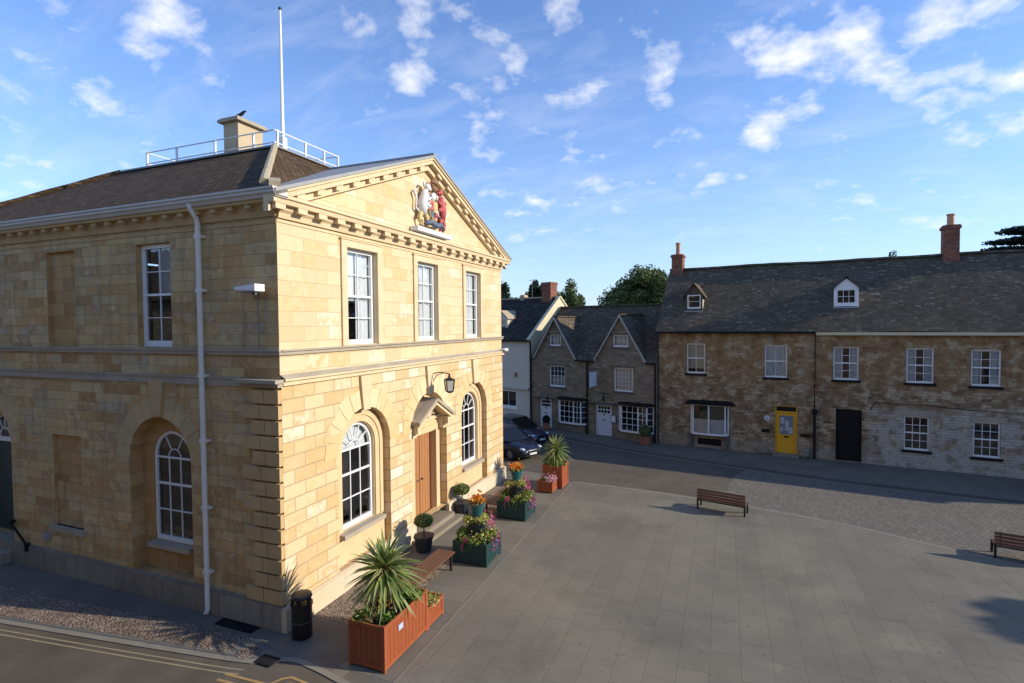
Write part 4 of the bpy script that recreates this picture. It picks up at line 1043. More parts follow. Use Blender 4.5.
b = MB(); b.box(5.53, 5.73, .07, .088, .84, .91); b.build('letter_flap', M['black'], yd)
b = MB(); b.box(5.1, 6.14, -.34, 0, .0, .12); b.build('door_step', M['kerb'], LB)
b = MB(); b.box(7.523, 8.457, .10, .13, .06, 2.268); bd = b.build('black_door', M['black'], LB); bd['label'] = 'plain black boarded doorway'
b = MB(); b.box(7.60, 8.38, .085, .098, .2, 1.85); b.box(7.60, 8.38, .085, .098, 1.95, 2.2); b.build('door_panel', M['black'], bd)
# dormers
def dormer(root, x0, x1, z0, z1, zp, yf, face_mat, cheek_mat, roof_mat, cols=3, rows=2, over=.14, roofslope=.83, zbase=5.6):
    yb = lambda z: (z - zbase) / roofslope
    b = MB(); xc = (x0 + x1) / 2
    wall(b, [(x0 - .09, z0 - .12), (x1 + .09, z0 - .12), (x1 + .09, z1 + .06), (xc, zp - .08), (x0 - .09, z1 + .06)], [rect_pts(x0, x1, z0, z1)], yf)
    reveal(b, rect_pts(x0, x1, z0, z1), yf, yf + .06)
    d = b.build('dormer', M[face_mat], root)
    b = MB()
    for x in (x0 - .088, x1 + .088): b.face([(x, yf, z0 - .12), (x, yf, z1 + .06), (x, yb(z1 + .06) + .1, z1 + .06), (x, max(yf + .05, yb(z0 - .12)), z0 - .12)])
    b.build('cheek', M[cheek_mat], d)
    b = MB(); ze = z1 + .0
    for s_ in (-1, 1):
        xe = xc + s_ * ((x1 - x0) / 2 + .09 + over); ze_ = z1 + .06 - over * (zp - z1) / ((x1 - x0) / 2)
        q = [(xe, yf - .1, ze_), (xc, yf - .1, zp), (xc, yb(zp) + .15, zp), (xe, yb(ze_) + .1, ze_)]; q2 = [(a_, b_, c_ + .05) for a_, b_, c_ in q]
        b.mesh(q + q2, [(0, 1, 2, 3), (7, 6, 5, 4), (0, 4, 5, 1), (1, 5, 6, 2), (2, 6, 7, 3), (3, 7, 4, 0)])
    b.build('dormer_roof', M[roof_mat], d)
    sash(d, I4, x0 + .003, x1 - .003, z0 + .003, z1 - .003, yf + .045, cols, rows, .05, None, None, meet=False, dark=False)
    MB().box(x0 - .1, x1 + .1, yf + .25, yf + .27, z0 - .05, z1 + .04).build('dark_interior', M['dark_room'], d)
    MB().box(x0 - .12, x1 + .12, yf - .10, yf - .002, z0 - .16, z0 - .10).build('sill', M['lead'], d)
    return d
rs = (8.85 - 5.58) / (3.0 + .26)
dormer(LB, 1.20, 1.84, 6.70, 7.38, 7.92, .78, 'bark', 'render_cream', 'slate', 1, 2, roofslope=rs, zbase=5.58 + .26 * rs)
dormer(LB, 7.52, 8.26, 6.75, 7.42, 7.96, .82, 'white_paint', 'white_paint', 'slate', 3, 2, over=.05, roofslope=rs, zbase=5.58 + .26 * rs)
def brick_chimney(root, x0, x1, y0, y1, z0, z1, pots, mat='brick'):
    b = MB(); b.box(x0, x1, y0, y1, z0, z1 - .16); b.box(x0 - .05, x1 + .05, y0 - .05, y1 + .05, z1 - .16, z1 - .05); b.box(x0 - .02, x1 + .02, y0 - .02, y1 + .02, z1 - .049, z1)
    c_ = b.build('chimney', M[mat], root)
    for (px, py, r_, h_) in pots:
        b = MB(); b.lathe([(r_ * 1.1, z1), (r_ * .9, z1 + h_ * .2), (r_ * .85, z1 + h_ * .85), (r_ * 1.05, z1 + h_ * .88), (r_ * 1.05, z1 + h_), (r_ * .6, z1 + h_)], (px, py), 12); b.build('chimney_pot', M['pot'], c_)
    return c_
brick_chimney(LB, .02, .58, 2.7, 3.3, 8.3, 9.66, [(.30, 3.0, .13, .64)])
brick_chimney(LB, 11.55, 12.10, 2.7, 3.3, 8.4, 10.12, [(11.83, 3.0, .15, .50)])
# wall sundries of the terrace
b = MB(); b.tube([(6.72, -.09, 5.5), (6.72, -.09, 2.0)], .022, 7); b.tube([(6.72, -.10, 2.05), (6.73, -.10, .02)], .05, 8); b.lathe([(.05, 1.98), (.10, 2.05), (.10, 2.2)], (6.72, -.1), 8)
dq = thing('wall_downpipe', 'thin black downpipe between the yellow door and the black doorway', 'downpipe', (5.01, 19.34, 0), math.atan2(-.12612, .99201)); b.build('pipe', M['black'], dq)
hb = thing('hanging_bracket', 'small round iron ornament on the stone terrace above the black downpipe', 'bracket', (5.01, 19.34, 0), math.atan2(-.12612, .99201))
b = MB(); ringp = [(6.76 + .13 * math.cos(2 * PI * i / 14), -.14, 3.22 + .13 * math.sin(2 * PI * i / 14)) for i in range(15)]; b.tube(ringp, .04, 6); b.tube([(6.76, -.14, 3.09), (6.76, -.14, 2.85)], .03, 6); b.box(6.74, 6.78, -.14, 0, 3.0, 3.04); b.build('bracket', M['terracotta'], hb)
def on_terrace(x, y, z):
    a = math.atan2(-.12612, .99201); return (5.01 + x * math.cos(a) - y * math.sin(a), 19.34 + x * math.sin(a) + y * math.cos(a), z)
AT = math.atan2(-.12612, .99201)
sg = thing('round_sign', 'white round wall sign left of the yellow door', 'sign', on_terrace(4.85, -.005, 1.68), AT)
b = MB(Matrix.Rotation(PI / 2, 4, 'X')); b.lathe([(.115, 0), (.115, .02), (.01, .022)], (0, 0), 18); b.build('disc', M['paper'], sg)
b = MB(); b.prism([(-.03, -.06), (.0, -.03), (.03, -.06), (.02, -.01), (.05, .02), (.01, .025), (0, .06), (-.01, .025), (-.05, .02), (-.02, -.01)], -.028, -.0225); b.build('star', M['grey_metal'], sg)
lx = thing('window_box', 'dark letter box on the wall under the round white sign', 'letter box', on_terrace(4.80, 0, 1.10), AT); b = MB(); b.box(-.16, .16, -.10, -.005, -.07, .05); b.box(-.17, .17, -.11, -.005, .051, .065); b.build('box', M['black'], lx)
lx = thing('window_box', 'dark slim box on the wall right of the yellow door', 'box', on_terrace(6.38, 0, 1.02), AT); b = MB(); b.box(-.17, .17, -.09, -.005, -.05, .04); b.box(-.18, .18, -.10, -.005, .041, .052); b.build('box', M['black'], lx)
for xx, lab in ((4.70, 'lumpy old stone block at the wall left of the yellow door'), (6.32, 'lumpy old stone block at the wall right of the yellow door')):
    b = MB(); b.ball((0, -.12, .14), (.22, .13, .15), 10, 6, .1); b.ball((.08, -.14, .30 if xx > 5 else .2), (.13, .1, .10), 9, 6, .1)
    tag(b.build('stone_block', M['kerb'], loc=on_terrace(xx, 0, .04)), lab, 'stone block')
# cable on wall
b = MB(); cp = [(8.9, 2.62), (9.2, 2.66), (9.6, 2.60), (10.6, 2.62), (11.5, 2.55), (12.6, 2.50), (14.5, 2.45), (17, 2.5)]
b.tube([(x, -.012, z) for x, z in cp], .012, 5); b.tube([(8.9, -.012, 2.62), (8.8, -.012, 2.45), (8.78, -.012, 2.3)], .012, 5); b.build('wall_cable', M['black'], LB)

# ------------------------------------------------------------------ gabled cottages
AC = math.atan2(-.31888, .94779)
def on_cott(x, y, z): return (-.6 + x * math.cos(AC) - y * math.sin(AC), 21.1 + x * math.sin(AC) + y * math.cos(AC), z)
def gabled(x0, x1, ga, gl, gr, zap, zfoot, dlist, rname, lab, wins, door_x, bowspec, first):
    CT = thing('gabled_cottage', lab, 'cottage', (-.6, 21.1, 0), AC, 'gabled stone cottages across the street')
    ze = 4.06; outer = [(x0, 0), (x1, 0), (x1, ze)]
    outer += [(gr, zfoot), (ga, zap), (gl, zfoot), (x0, ze)]
    holes = [rect_pts(*w_[:4]) for w_ in wins] + [rect_pts(door_x[0], door_x[1], .05, 1.68)] + [rect_pts(bowspec[0] - bowspec[1] * .9, bowspec[0] + bowspec[1] * .9, .62, 1.82)]
    b = MB(); wall(b, outer, holes, 0)
    for h in holes: reveal(b, h, 0, .12)
    b.face([(x0, 0, 0), (x0, 0, ze), (x0, 3, 6.95), (x0, 6, ze), (x0, 6, 0)]); b.face([(x1, 0, 0), (x1, 6, 0), (x1, 6, ze), (x1, 3, 6.95), (x1, 0, ze)]); b.face([(x0, 6, 0), (x0, 6, ze), (x1, 6, ze), (x1, 6, 0)])
    b.build('wall', M['cottage_stone'], CT)
    b = MB(); sl_ = (7.02 - 4.0) / 3.15
    # main slope, cut to both sides of the gable + full behind
    zc = zap + .03; yc = (zc - 4.0) / sl_ - .15
    def mz(y): return 4.0 + (y + .15) * sl_
    def strip_(xa, xb, ya=-.15, xa2=None, xb2=None):
        xa2 = xa if xa2 is None else xa2; xb2 = xb if xb2 is None else xb2
    # left piece eaves..valley, right piece, top piece
    vy = yc
    b.face([(x0, -.15, mz(-.15)), (gl - .08, -.15, mz(-.15)), (ga, vy, mz(vy)), (x0, vy, mz(vy))])
    b.face([(gr + .08, -.15, mz(-.15)), (x1, -.15, mz(-.15)), (x1, vy, mz(vy)), (ga, vy, mz(vy))])
    b.face([(x0, vy, mz(vy)), (ga, vy, mz(vy)), (x1, vy, mz(vy)), (x1, 3.0, 7.02), (x0, 3.0, 7.02)])
    b.face([(x0, 3.0, 7.02), (x1, 3.0, 7.02), (x1, 6.15, 4.0), (x0, 6.15, 4.0)])
    # gable roof planes
    b.face([(gl - .08, -.12, zfoot - .03), (ga, -.12, zap + .03), (ga, vy, mz(vy) + .01), (gl - .08, -.10, mz(-.10) + .01)])
    b.face([(gr + .08, -.12, zfoot - .03), (gr + .08, -.10, mz(-.10) + .01), (ga, vy, mz(vy) + .01), (ga, -.12, zap + .03)])
    rf = b.build('roof', M['slate'], CT)
    b = MB(); b.bar((x0, 3, 7.05), (x1, 3, 7.05), .22, .09); b.bar((ga, -.1, zap + .06), (ga, vy, zap + .06), .16, .07); b.build('ridge_tiles', M['slate'], CT)
    b = MB()
    for xa in (gl, gr):
        b.bar((xa, -.16, zfoot - .02), (ga, -.16, zap + .05), .05, .11, up=(0, 1, 0)) if False else b.prism(([(xa, zfoot - .12), (ga, zap - .08), (ga, zap + .04), (xa, zfoot + .02)] if xa < ga else [(ga, zap - .08), (xa, zfoot - .12), (xa, zfoot + .02), (ga, zap + .04)]), -.17, -.12)
    b.build('bargeboards', M['board_paint'], CT)
    b = MB()
    for xa, xb in ((x0, gl), (gr, x1)):
        if xb - xa > .1: b.tube([(xa, -.19, 4.0), (xb, -.19, 4.0)], .045, 7).mark()
    b.tube([(x1 - .05, -.06, 4.0), (x1 - .05, -.06, .02)], .045, 8); b.build_each('gutter', M['black'], CT)
    for i, w_ in enumerate(wins):
        ww = sash(CT, I4, w_[0] + .003, w_[1] - .003, w_[2] + .003, w_[3] - .003, .08, w_[4], w_[5], .055, w_[6], -.05, meet=False, sillmat='kerb_dark')
        MB().box(w_[0] - .12, w_[1] + .12, -.07, .0, w_[3] + .005, w_[3] + .06).build('drip_mould', M['kerb_dark'], ww)
    b = MB(); b.box(door_x[0] + .003, door_x[1] - .003, .08, .11, .05, 1.677); dd = b.build('door', M['white_door'], CT)
    b = MB(); n_ = 4
    for r_ in range(2):
        for k in range(n_):
            xx = door_x[0] + .14 + (door_x[1] - door_x[0] - .28) * (k + .5) / n_; b.box(xx - .07, xx + .07, .070, .079, 1.46 - r_ * .20, 1.60 - r_ * .20)
    b.build('door_pane', M['car_glass'], dd)
    b = MB(); b.box((door_x[0] + door_x[1]) / 2 - .10, (door_x[0] + door_x[1]) / 2 + .08, .07, .079, .84, .89); b.box((door_x[0] + door_x[1]) / 2 - .03, (door_x[0] + door_x[1]) / 2 + .03, .05, .079, 1.12, 1.22); b.build('letter_flap', M['black'], dd)
    b = MB(); b.box(door_x[0] - .30, door_x[1] + .25, -.16, 0, 1.73, 1.80); b.build('door_hood', M['kerb_dark'], dd)
    xc, hw, z0, z1 = bowspec
    bow(CT, xc, hw, z0, z1, .30, .27, 4, hoodw=.12, segs=[(xc - hw, 0), (xc - hw + .28, -.30), (xc + hw * .28, -.32), (xc + hw - .22, -.30), (xc + hw, 0)], hoodmat='black', hoodh=.10)
    b = MB(); b.box(xc - hw + .1, xc + hw - .1, -.16, -.0, 0.0, z0 - .01); b.build('bay_base', M['cottage_stone'], CT)
    return CT
gabled(-2.02, 1.86, -.31, -1.80, 1.12, 6.36, 4.10, None, '', 'left gabled stone cottage with pale door beside the white house',
       [(-.71, .06, 4.76, 5.42, 3, 2, 'full'), (-.74, .34, 2.45, 3.66, 4, 4, 'low')], (-1.50, -.60), (.85, .93, .50, 1.84), True)
gabled(1.862, 5.80, 3.82, 2.30, 5.28, 6.42, 4.10, None, '', 'right gabled stone cottage with hanging sign against the long terrace',
       [(3.38, 4.25, 4.78, 5.42, 3, 2, 'full'), (3.43, 4.52, 2.48, 3.72, 5, 5, 'full')], (2.28, 3.30), (4.70, .95, .48, 1.88), False)
# hanging sign
hs = thing('hanging_sign', 'blank white shop sign hanging from an iron bracket on the right cottage', 'sign', on_cott(2.28, 0, 0), AC)
b = MB(); b.tube([(.15, 0, 3.62), (.15, -.75, 3.70), (.15, -.9, 3.62)], .02, 6); b.tube([(.15, 0, 3.2), (.15, -.5, 3.64)], .014, 6); b.tube([(.15, -.15, 3.68), (.15, -.15, 3.45)], .01, 5); b.tube([(.15, -.72, 3.68), (.15, -.72, 3.45)], .01, 5); b.build('bracket', M['iron'], hs)
b = MB(); b.box(.13, .17, -.75, -.12, 2.72, 3.45); b.box(.12, .18, -.77, -.10, 2.70, 2.73); b.box(.12, .18, -.77, -.10, 3.44, 3.47); b.build('board', M['paper'], hs)
nb = thing('notice_case', 'small framed menu case between the white cottage door and bay window', 'notice case', on_cott(3.44, 0, 0), AC)
b = MB(); b.box(-.16, .16, -.09, -.005, .80, 1.22); b.build('case', M['grey_metal'], nb); b = MB(); b.box(-.11, .11, -.096, -.0905, .86, 1.17); b.build('sheet', M['paper'], nb)
wl = thing('wall_lantern', 'small dark lantern on the right cottage above its white door', 'lantern', on_cott(2.86, 0, 0), AC)
b = MB(); b.box(-.3, .3, -.05, -.005, 2.30, 2.34); b.lathe([(.05, 1.92), (.08, 2.12), (.02, 2.22)], (0, -.12), 6); b.tube([(0, -.12, 2.2), (0, -.12, 2.32), (0, 0, 2.32)], .012, 5); b.build('lantern', M['iron'], wl)
hbk = thing('hanging_sign', 'small dark hanging lantern and bracket on the left cottage above its door', 'lantern', on_cott(-.55, 0, 0), AC)
b = MB(); b.tube([(0, 0, 2.0), (0, -.5, 2.05)], .015, 5); b.lathe([(.05, 1.70), (.09, 1.88), (.02, 1.98)], (0, -.48), 6); b.build('lantern', M['iron'], hbk)

# ------------------------------------------------------------------ white house behind the town hall corner
WH = thing('white_house', 'white rendered house with dark slate roof and brick chimney', 'house', (-.6, 21.1, 0), AC)
x0, x1 = -10.5, -2.10
hl = [rect_pts(-4.6, -3.22, .95, 2.0), rect_pts(-6.6, -5.6, .95, 2.0), rect_pts(-5.2, -4.4, 3.2, 4.4)]
b = MB(); wall(b, rect_pts(x0, x1, 0, 5.14), hl, .02)
for h in hl: reveal(b, h, .02, .12)
b.build('wall', M['render_white'], WH)
b = MB(); b.face([(x1, .02, 0), (x1, 6, 0), (x1, 6, 5.1), (x1, 3, 7.62), (x1, .02, 5.1)]); b.face([(x0, .02, 0), (x0, .02, 5.1), (x0, 3, 7.62), (x0, 6, 5.1), (x0, 6, 0)]); b.face([(x0, 6, 0), (x0, 6, 5.1), (x1, 6, 5.1), (x1, 6, 0)]); b.build('gable_wall', M['render_cream'], WH)
b = MB(); b.face([(x0, -.16, 5.04), (x1 - .12, -.16, 5.04), (x1 - .12, 3, 7.68), (x0, 3, 7.68)]); b.face([(x0, 3, 7.68), (x1 - .12, 3, 7.68), (x1 - .12, 6.16, 5.04), (x0, 6.16, 5.04)]); b.build('roof', M['slate_dark'], WH)
b = MB()
for (ya, za), (yb_, zb_) in (((-.18, 5.08), (3, 7.74)), ((6.18, 5.08), (3, 7.74))): b.bar((x1 - .05, ya, za), (x1 - .05, yb_, zb_), .22, .10)
b.build('gable_coping', M['render_cream'], WH)
b = MB(); b.bar((x0, 3, 7.72), (x1 - .2, 3, 7.72), .2, .09); b.build('ridge_tiles', M['hip'], WH)
b = MB(); b.tube([(x0, -.20, 5.02), (x1, -.20, 5.02)], .05, 7); b.tube([(x1 + .03, -.07, 5.0), (x1 + .03, -.07, .02)], .05, 8); b.build('gutter', M['black'], WH)
b = MB(); b.box(x0, x1 - .1, -.14, .02, 2.12, 2.24); b.build('shop_fascia', M['gutter'], WH)
sash(WH, I4, -4.597, -3.223, .953, 1.997, .09, 2, 1, .07, None, -.05, meet=False, sillmat='white_paint'); sash(WH, I4, -6.597, -5.603, .953, 1.997, .09, 2, 1, .07, None, -.05, meet=False, sillmat='white_paint'); sash(WH, I4, -5.197, -4.403, 3.203, 4.397, .09, 2, 2, .06, 'full', -.05)
brick_chimney(WH, -3.25, -2.55, 2.65, 3.35, 7.3, 8.66, [])
dormer(WH, -5.35, -4.60, 5.72, 6.42, 6.85, .75, 'render_white', 'render_cream', 'hip', 2, 1, over=.12, roofslope=(7.68 - 5.04) / 3.16, zbase=5.04 + .16 * .835)
brick_chimney(WH, -5.2, -4.9, 2.9, 3.2, 7.5, 7.95, [], 'chimney_stone')
ae = thing('tv_aerial', 'thin television aerial on the white house roof beside the brick chimney', 'aerial', on_cott(-4.3, 3, 7.7), AC)
b = MB(); b.tube([(0, 0, 0), (0, 0, 1.25)], .012, 5); b.tube([(-.25, 0, 1.15), (.35, 0, 1.22)], .010, 5)
for k in range(5): b.tube([(-.2 + k * .12, -.12, 1.16 + k * .014), (-.2 + k * .12, .12, 1.16 + k * .014)], .006, 4)
b.build('aerial', M['grey_metal'], ae)
tag(MB().ball((0, -.06, 0), (.07, .06, .13)).box(-.09, .09, -.12, 0, .12, .15).build('wall_ornament', M['terracotta'], loc=on_cott(-3.25, 0.02, 2.95)), 'small reddish ornament on the white house wall above the fascia', 'ornament')

# ------------------------------------------------------------------ unseen house rows behind and right of viewpoint, added to block sky and reflect
def row_house(loc, rz, L_, ez, dz, label, wallm, nb):
    o = thing('unseen_house_row', label, 'building', loc, rz)
    b = MB(); bw = L_ / nb; hs_ = []
    for i in range(nb):
        c = bw * (i + .5); hs_ += [rect_pts(c - .5, c + .5, ez - 2.2, ez - .8), rect_pts(c - .5, c + .5, .9, 2.3) if i % 3 != 1 else rect_pts(c - .5, c + .5, .05, 2.2)]
    wall(b, rect_pts(0, L_, 0, ez), hs_, 0)
    for h in hs_: reveal(b, h, 0, .14)
    b.face([(0, 0, 0), (0, 0, ez), (0, dz, ez + dz * .85), (0, 2 * dz, ez), (0, 2 * dz, 0)]); b.face([(L_, 0, 0), (L_, 2 * dz, 0), (L_, 2 * dz, ez), (L_, dz, ez + dz * .85), (L_, 0, ez)]); b.face([(0, 2 * dz, 0), (0, 2 * dz, ez), (L_, 2 * dz, ez), (L_, 2 * dz, 0)])
    b.build('wall', M[wallm], o)
    b = MB(); b.face([(-.1, -.25, ez - .1), (L_ + .1, -.25, ez - .1), (L_ + .1, dz, ez + dz * .87), (-.1, dz, ez + dz * .87)]); b.face([(-.1, dz, ez + dz * .87), (L_ + .1, dz, ez + dz * .87), (L_ + .1, 2 * dz + .25, ez - .1), (-.1, 2 * dz + .25, ez - .1)]); b.build('roof', M['slate'], o)
    for i, h in enumerate(hs_):
        if h[0][1] > .1: sash(o, I4, h[0][0] + .003, h[1][0] - .003, h[0][1] + .003, h[2][1] - .003, .1, 3, 2, .05, None, -.06)
        else: MB().box(h[0][0] + .003, h[1][0] - .003, .09, .13, .05, 2.197).build('door', M['white_door'], o)
    for q in (.5, L_ * .5, L_ - 1.2): brick_chimney(o, q, q + .7, dz - .35, dz + .35, ez + dz * .8, ez + dz * .87 + 1.3, [(q + .35, dz, .12, .5)])
row_house((30, -9.6, ZR), PI, 62, 7.4, 3.4, 'unseen stone house row across the near street, added to block sky light', 'rubble_plain', 16)
row_house((46, 40, ZR), -PI / 2, 44, 6.4, 3.2, 'unseen stone house row east of the square, added for window reflections', 'rubble_plain', 11)

# ------------------------------------------------------------------ trees beyond
def tree(loc, h, cr, label, seed, mat='leaf', n=9, leaf=.26, count=6500, kind='round', trunkr=.22):
    random.seed(seed); o = thing('tree', label, 'tree', (loc[0], loc[1], -.16), 0, 'trees beyond the roofs')
    b = MB(); top = h - cr[2] * .6
    b.tube([(0, 0, 0), (.1, 0, h * .3), (-.05, .1, h * .55), (0, 0, top)], [trunkr * 1.4, trunkr, trunkr * .7, trunkr * .3], 9)
    for k in range(7):
        a = random.uniform(0, 6.28); z = random.uniform(h * .35, h * .75); L_ = cr[0] * random.uniform(.5, .85)
        b.tube([(0, 0, z), (L_ * .5 * math.cos(a), L_ * .5 * math.sin(a), z + .5), (L_ * math.cos(a), L_ * math.sin(a), z + 1.1)], [trunkr * .45, trunkr * .3, trunkr * .1], 6)
    b.build('trunk', M['bark'], o, True)
    b = MB(); zc = h - cr[2]; cl = []
    if kind == 'round':
        for k in range(n * 4):
            d_ = Vector((random.gauss(0, 1), random.gauss(0, 1), random.gauss(.15, .9))).normalized(); q = random.uniform(.45, .92)
            rr = random.uniform(.20, .36)
            cl.append(((d_.x * cr[0] * q, d_.y * cr[1] * q, zc + d_.z * cr[2] * q), (cr[0] * rr, cr[1] * rr, cr[2] * rr * .8)))
    elif kind == 'cone':
        for k in range(n * 4):
            f = (k + .5) / (n * 4); a = random.uniform(0, 6.28); r_ = cr[0] * (1 - f) * random.uniform(.5, 1)
            cl.append(((r_ * math.cos(a), r_ * math.sin(a), h - 2 * cr[2] * (1 - f)), (cr[0] * .35 * (1.15 - f), cr[0] * .35 * (1.15 - f), cr[2] * .14)))
    else:  # cedar plates
        for k in range(n * 12):
            lv = random.choice((.0, .2, .4, .56, .68, .80, .92)); a = random.uniform(0, 6.28); r_ = cr[0] * (1.05 - lv * .75) * random.uniform(.2, 1)
            cl.append(((r_ * math.cos(a), r_ * math.sin(a), h - 2 * cr[2] * (1 - lv) + .06 * r_), (cr[0] * .2, cr[0] * .2, cr[2] * .07)))
    per = count // len(cl)
    for c_, r_ in cl: leaves(b, clump_pts(c_, r_, per, .25 if kind != 'cedar' else .1), leaf)
    b.build('crown', M[mat], o)
    return o
tree((1.5, 41), 11.3, (3.6, 3.4, 3.9), 'largest leafy tree, rounded, behind the roofs left of the terrace chimney', 1, n=24, leaf=.27, count=30000)
tree((-10.6, 46), 10.7, (1.25, 1.25, 2.2), 'dark bushy tree left of the brick chimney of the white house', 2, 'leaf_dark', 9, .26, 9000)
tree((-7.3, 46), 10.6, (2.0, 2.0, 3.6), 'yellowish green tree just right of the brick chimney of the white house', 3, 'leaf', 10, .26, 13000)
tree((-5.4, 44), 9.2, (1.4, 1.4, 2.9), 'lower bushy tree stepping down right of the brick chimney tree', 4, 'leaf', 8, .26, 8000)
tree((-19.5, 58), 12.3, (2.6, 2.6, 4.0), 'tree showing at the edge of the town hall wall above the slate roof', 5, 'leaf_dark', 8, .32, 6000)
tree((-1.6, 40), 8.35, (.95, .95, 2.0), 'small round tree top between the cottages and the largest tree', 6, 'leaf', 7, .24, 3500)
tree((-3.9, 42), 7.75, (.7, .7, 1.6), 'tiny tree top just showing above the cottage ridge', 7, 'leaf', 7, .22, 2500)
tree((30.2, 46), 13.6, (4.8, 4.8, 3.2), 'dark layered cedar above the right end of the terrace roof', 8, 'leaf_cedar', 12, .24, 36000, 'cedar')
tree((17.6, 31), 10.35, (.9, .9, 2.0), 'wispy tree tips just above the middle of the terrace ridge', 9, 'leaf_dark', 5, .16, 1500)
tree((11.9, 31), 9.75, (.6, .6, 1.6), 'smallest leafy tip above the terrace ridge over the white dormer', 10, 'leaf_dark', 5, .16, 900)
# tree east of the square, out of frame: it throws the soft shade on the lower right paving
tree((31.4, 9.1), 8.2, (1.5, 1.5, 1.8), 'leafy street tree east of the square beyond the right bench', 11, 'leaf', 9, .26, 7000)

# ------------------------------------------------------------------ benches on the square
def park_bench(loc, rz, label):
    """slatted bench seen from behind; L = 1.46"""
    o = thing('park_bench', label, 'bench', loc, rz, 'slatted benches on the square')
    L_ = 1.46
    for i in range(4): MB().box(-L_ / 2, L_ / 2, -.008, .022, 0, .072, rot=Matrix.Rotation(R(-8), 3, 'X')).build('back_slat', M['bench_wood'], o, loc=(0, .0 - i * 0 + .0, .30 + i * .088 + .02))
    for i in range(4): MB().box(-L_ / 2, L_ / 2, .05 + i * .095, .13 + i * .095, .315, .345).build('seat_slat', M['bench_wood'], o)
    for s_ in (-1, 1):
        x = s_ * (L_ / 2 - .02)
        b = MB(); b.bar((x, .0, 0), (x, -.0, .33), .045, .05); b.bar((x, .42, 0), (x, .42, .32), .045, .05); b.bar((x, -.0, .29), (x, .44, .29), .045, .04)
        b.bar((x - s_ * .10, .028, .30), (x - s_ * .10, .028, .66), .04, .02); b.build('leg', M['iron'], o)
    b = MB(); b.box(-L_ / 2, L_ / 2, -.01, .03, .275, .305); b.box(-L_ / 2, L_ / 2, .40, .44, .275, .305); b.build('rail', M['iron'], o)
    return o
park_bench((7.93, 10.02, 0), R(-12.5), 'brown slatted bench near the middle of the square by the road edge')
park_bench((15.12, 8.82, 0), R(-11), 'brown slatted bench cut off by the right edge of the square')
def wall_bench(loc, L_, label):
    o = thing('flat_bench', label, 'bench', loc, 0, 'backless benches along the town hall front')
    for i in range(5): MB().box(-.24 + i * .098, -.16 + i * .098, -L_ / 2, L_ / 2, .37, .40).build('seat_slat', M['bench_wood'], o)
    for s_ in (-1, 1):
        y = s_ * (L_ / 2 - .18); b = MB(); b.bar((-.20, y, 0), (-.20, y, .34), .05, .05); b.bar((.21, y, 0), (.21, y, .34), .05, .05); b.bar((-.25, y, .35), (.25, y, .35), .05, .035); b.build('leg', M['iron'], o)
wall_bench((1.62, 2.62, 0), 2.05, 'backless slatted bench between the cordyline planter and the near clipped topiary')
wall_bench((1.22, 8.25, 0), 2.1, 'backless slatted bench further along the town hall behind the green planters')

# ------------------------------------------------------------------ bin
BS = .88
bn = thing('litter_bin', 'black round litter bin at the sunlit corner of the town hall', 'bin', (.45, -.03, 0))
b = MB(); b.lathe([(.20, 0), (.215, .02), (.215, .70), (.235, .71), (.235, .76), (.215, .765)], (0, 0), 22); b.v = [tuple(q * BS for q in p) for p in b.v]; b.build('body', M['bin_black'], bn, False)
b = MB()
for k in range(5): a = 2 * PI * k / 5; b.bar((.19 * math.cos(a), .19 * math.sin(a), .765), (.19 * math.cos(a), .19 * math.sin(a), .88), .05, .04)
b.lathe([(.22, .88), (.225, .91), (.20, .955), (.10, .985), (.01, .99)], (0, 0), 22); b.v = [tuple(q * BS for q in p) for p in b.v]; b.build('hood', M['bin_black'], bn)
b = MB(); b.lathe([(.218, .36), (.222, .37), (.222, .385), (.218, .39)], (0, 0), 22, False); b.v = [tuple(q * BS for q in p) for p in b.v]; b.build('band', M['bronze'], bn)

# ------------------------------------------------------------------ planters
def sword_plant(root, c, r, n, up=.5, w=.05, seed=1, mat='leaf_palm', lo=-.9):
    random.seed(seed); b = MB()
    for i in range(n):
        a = i * 2.399 + random.uniform(-.2, .2); el = lo + (1.2 - lo) * ((i + .5) / n) ** .8 + random.uniform(-.12, .12); L_ = r * random.uniform(.8, 1.12)
        d_ = Vector((math.cos(a) * math.cos(el), math.sin(a) * math.cos(el), math.sin(el))); sd_ = Vector((-math.sin(a), math.cos(a), 0)); p = Vector(c) + Vector((0, 0, .1 * (i / n - .5)))
        droop = random.uniform(.18, .55) if el > -.2 else random.uniform(.1, .3); el += random.uniform(-.15, .15); bend = random.uniform(-.18, .18)
        prev = None; N = 5; pts = []
        for k in range(N + 1):
            f = k / N; q = p + d_ * L_ * f - Vector((0, 0, droop * L_ * f * f * max(.25, math.cos(el)))) + sd_ * (bend * L_ * f * f); ww = w * (.55 + 1.6 * f * (1 - f) * 1.3) * (1 - f ** 3) + .004
            pts.append((q - sd_ * ww * .5 + Vector((0, 0, ww * .25)), q, q + sd_ * ww * .5 + Vector((0, 0, ww * .25))))
        vs = [v for t3 in pts for v in t3]; fs = []
        for k in range(N):
            a_ = k * 3; fs += [(a_, a_ + 1, a_ + 4, a_ + 3), (a_ + 1, a_ + 2, a_ + 5, a_ + 4)]
        b.mesh(vs, fs)
    return b.build('leaves', M[mat], root)
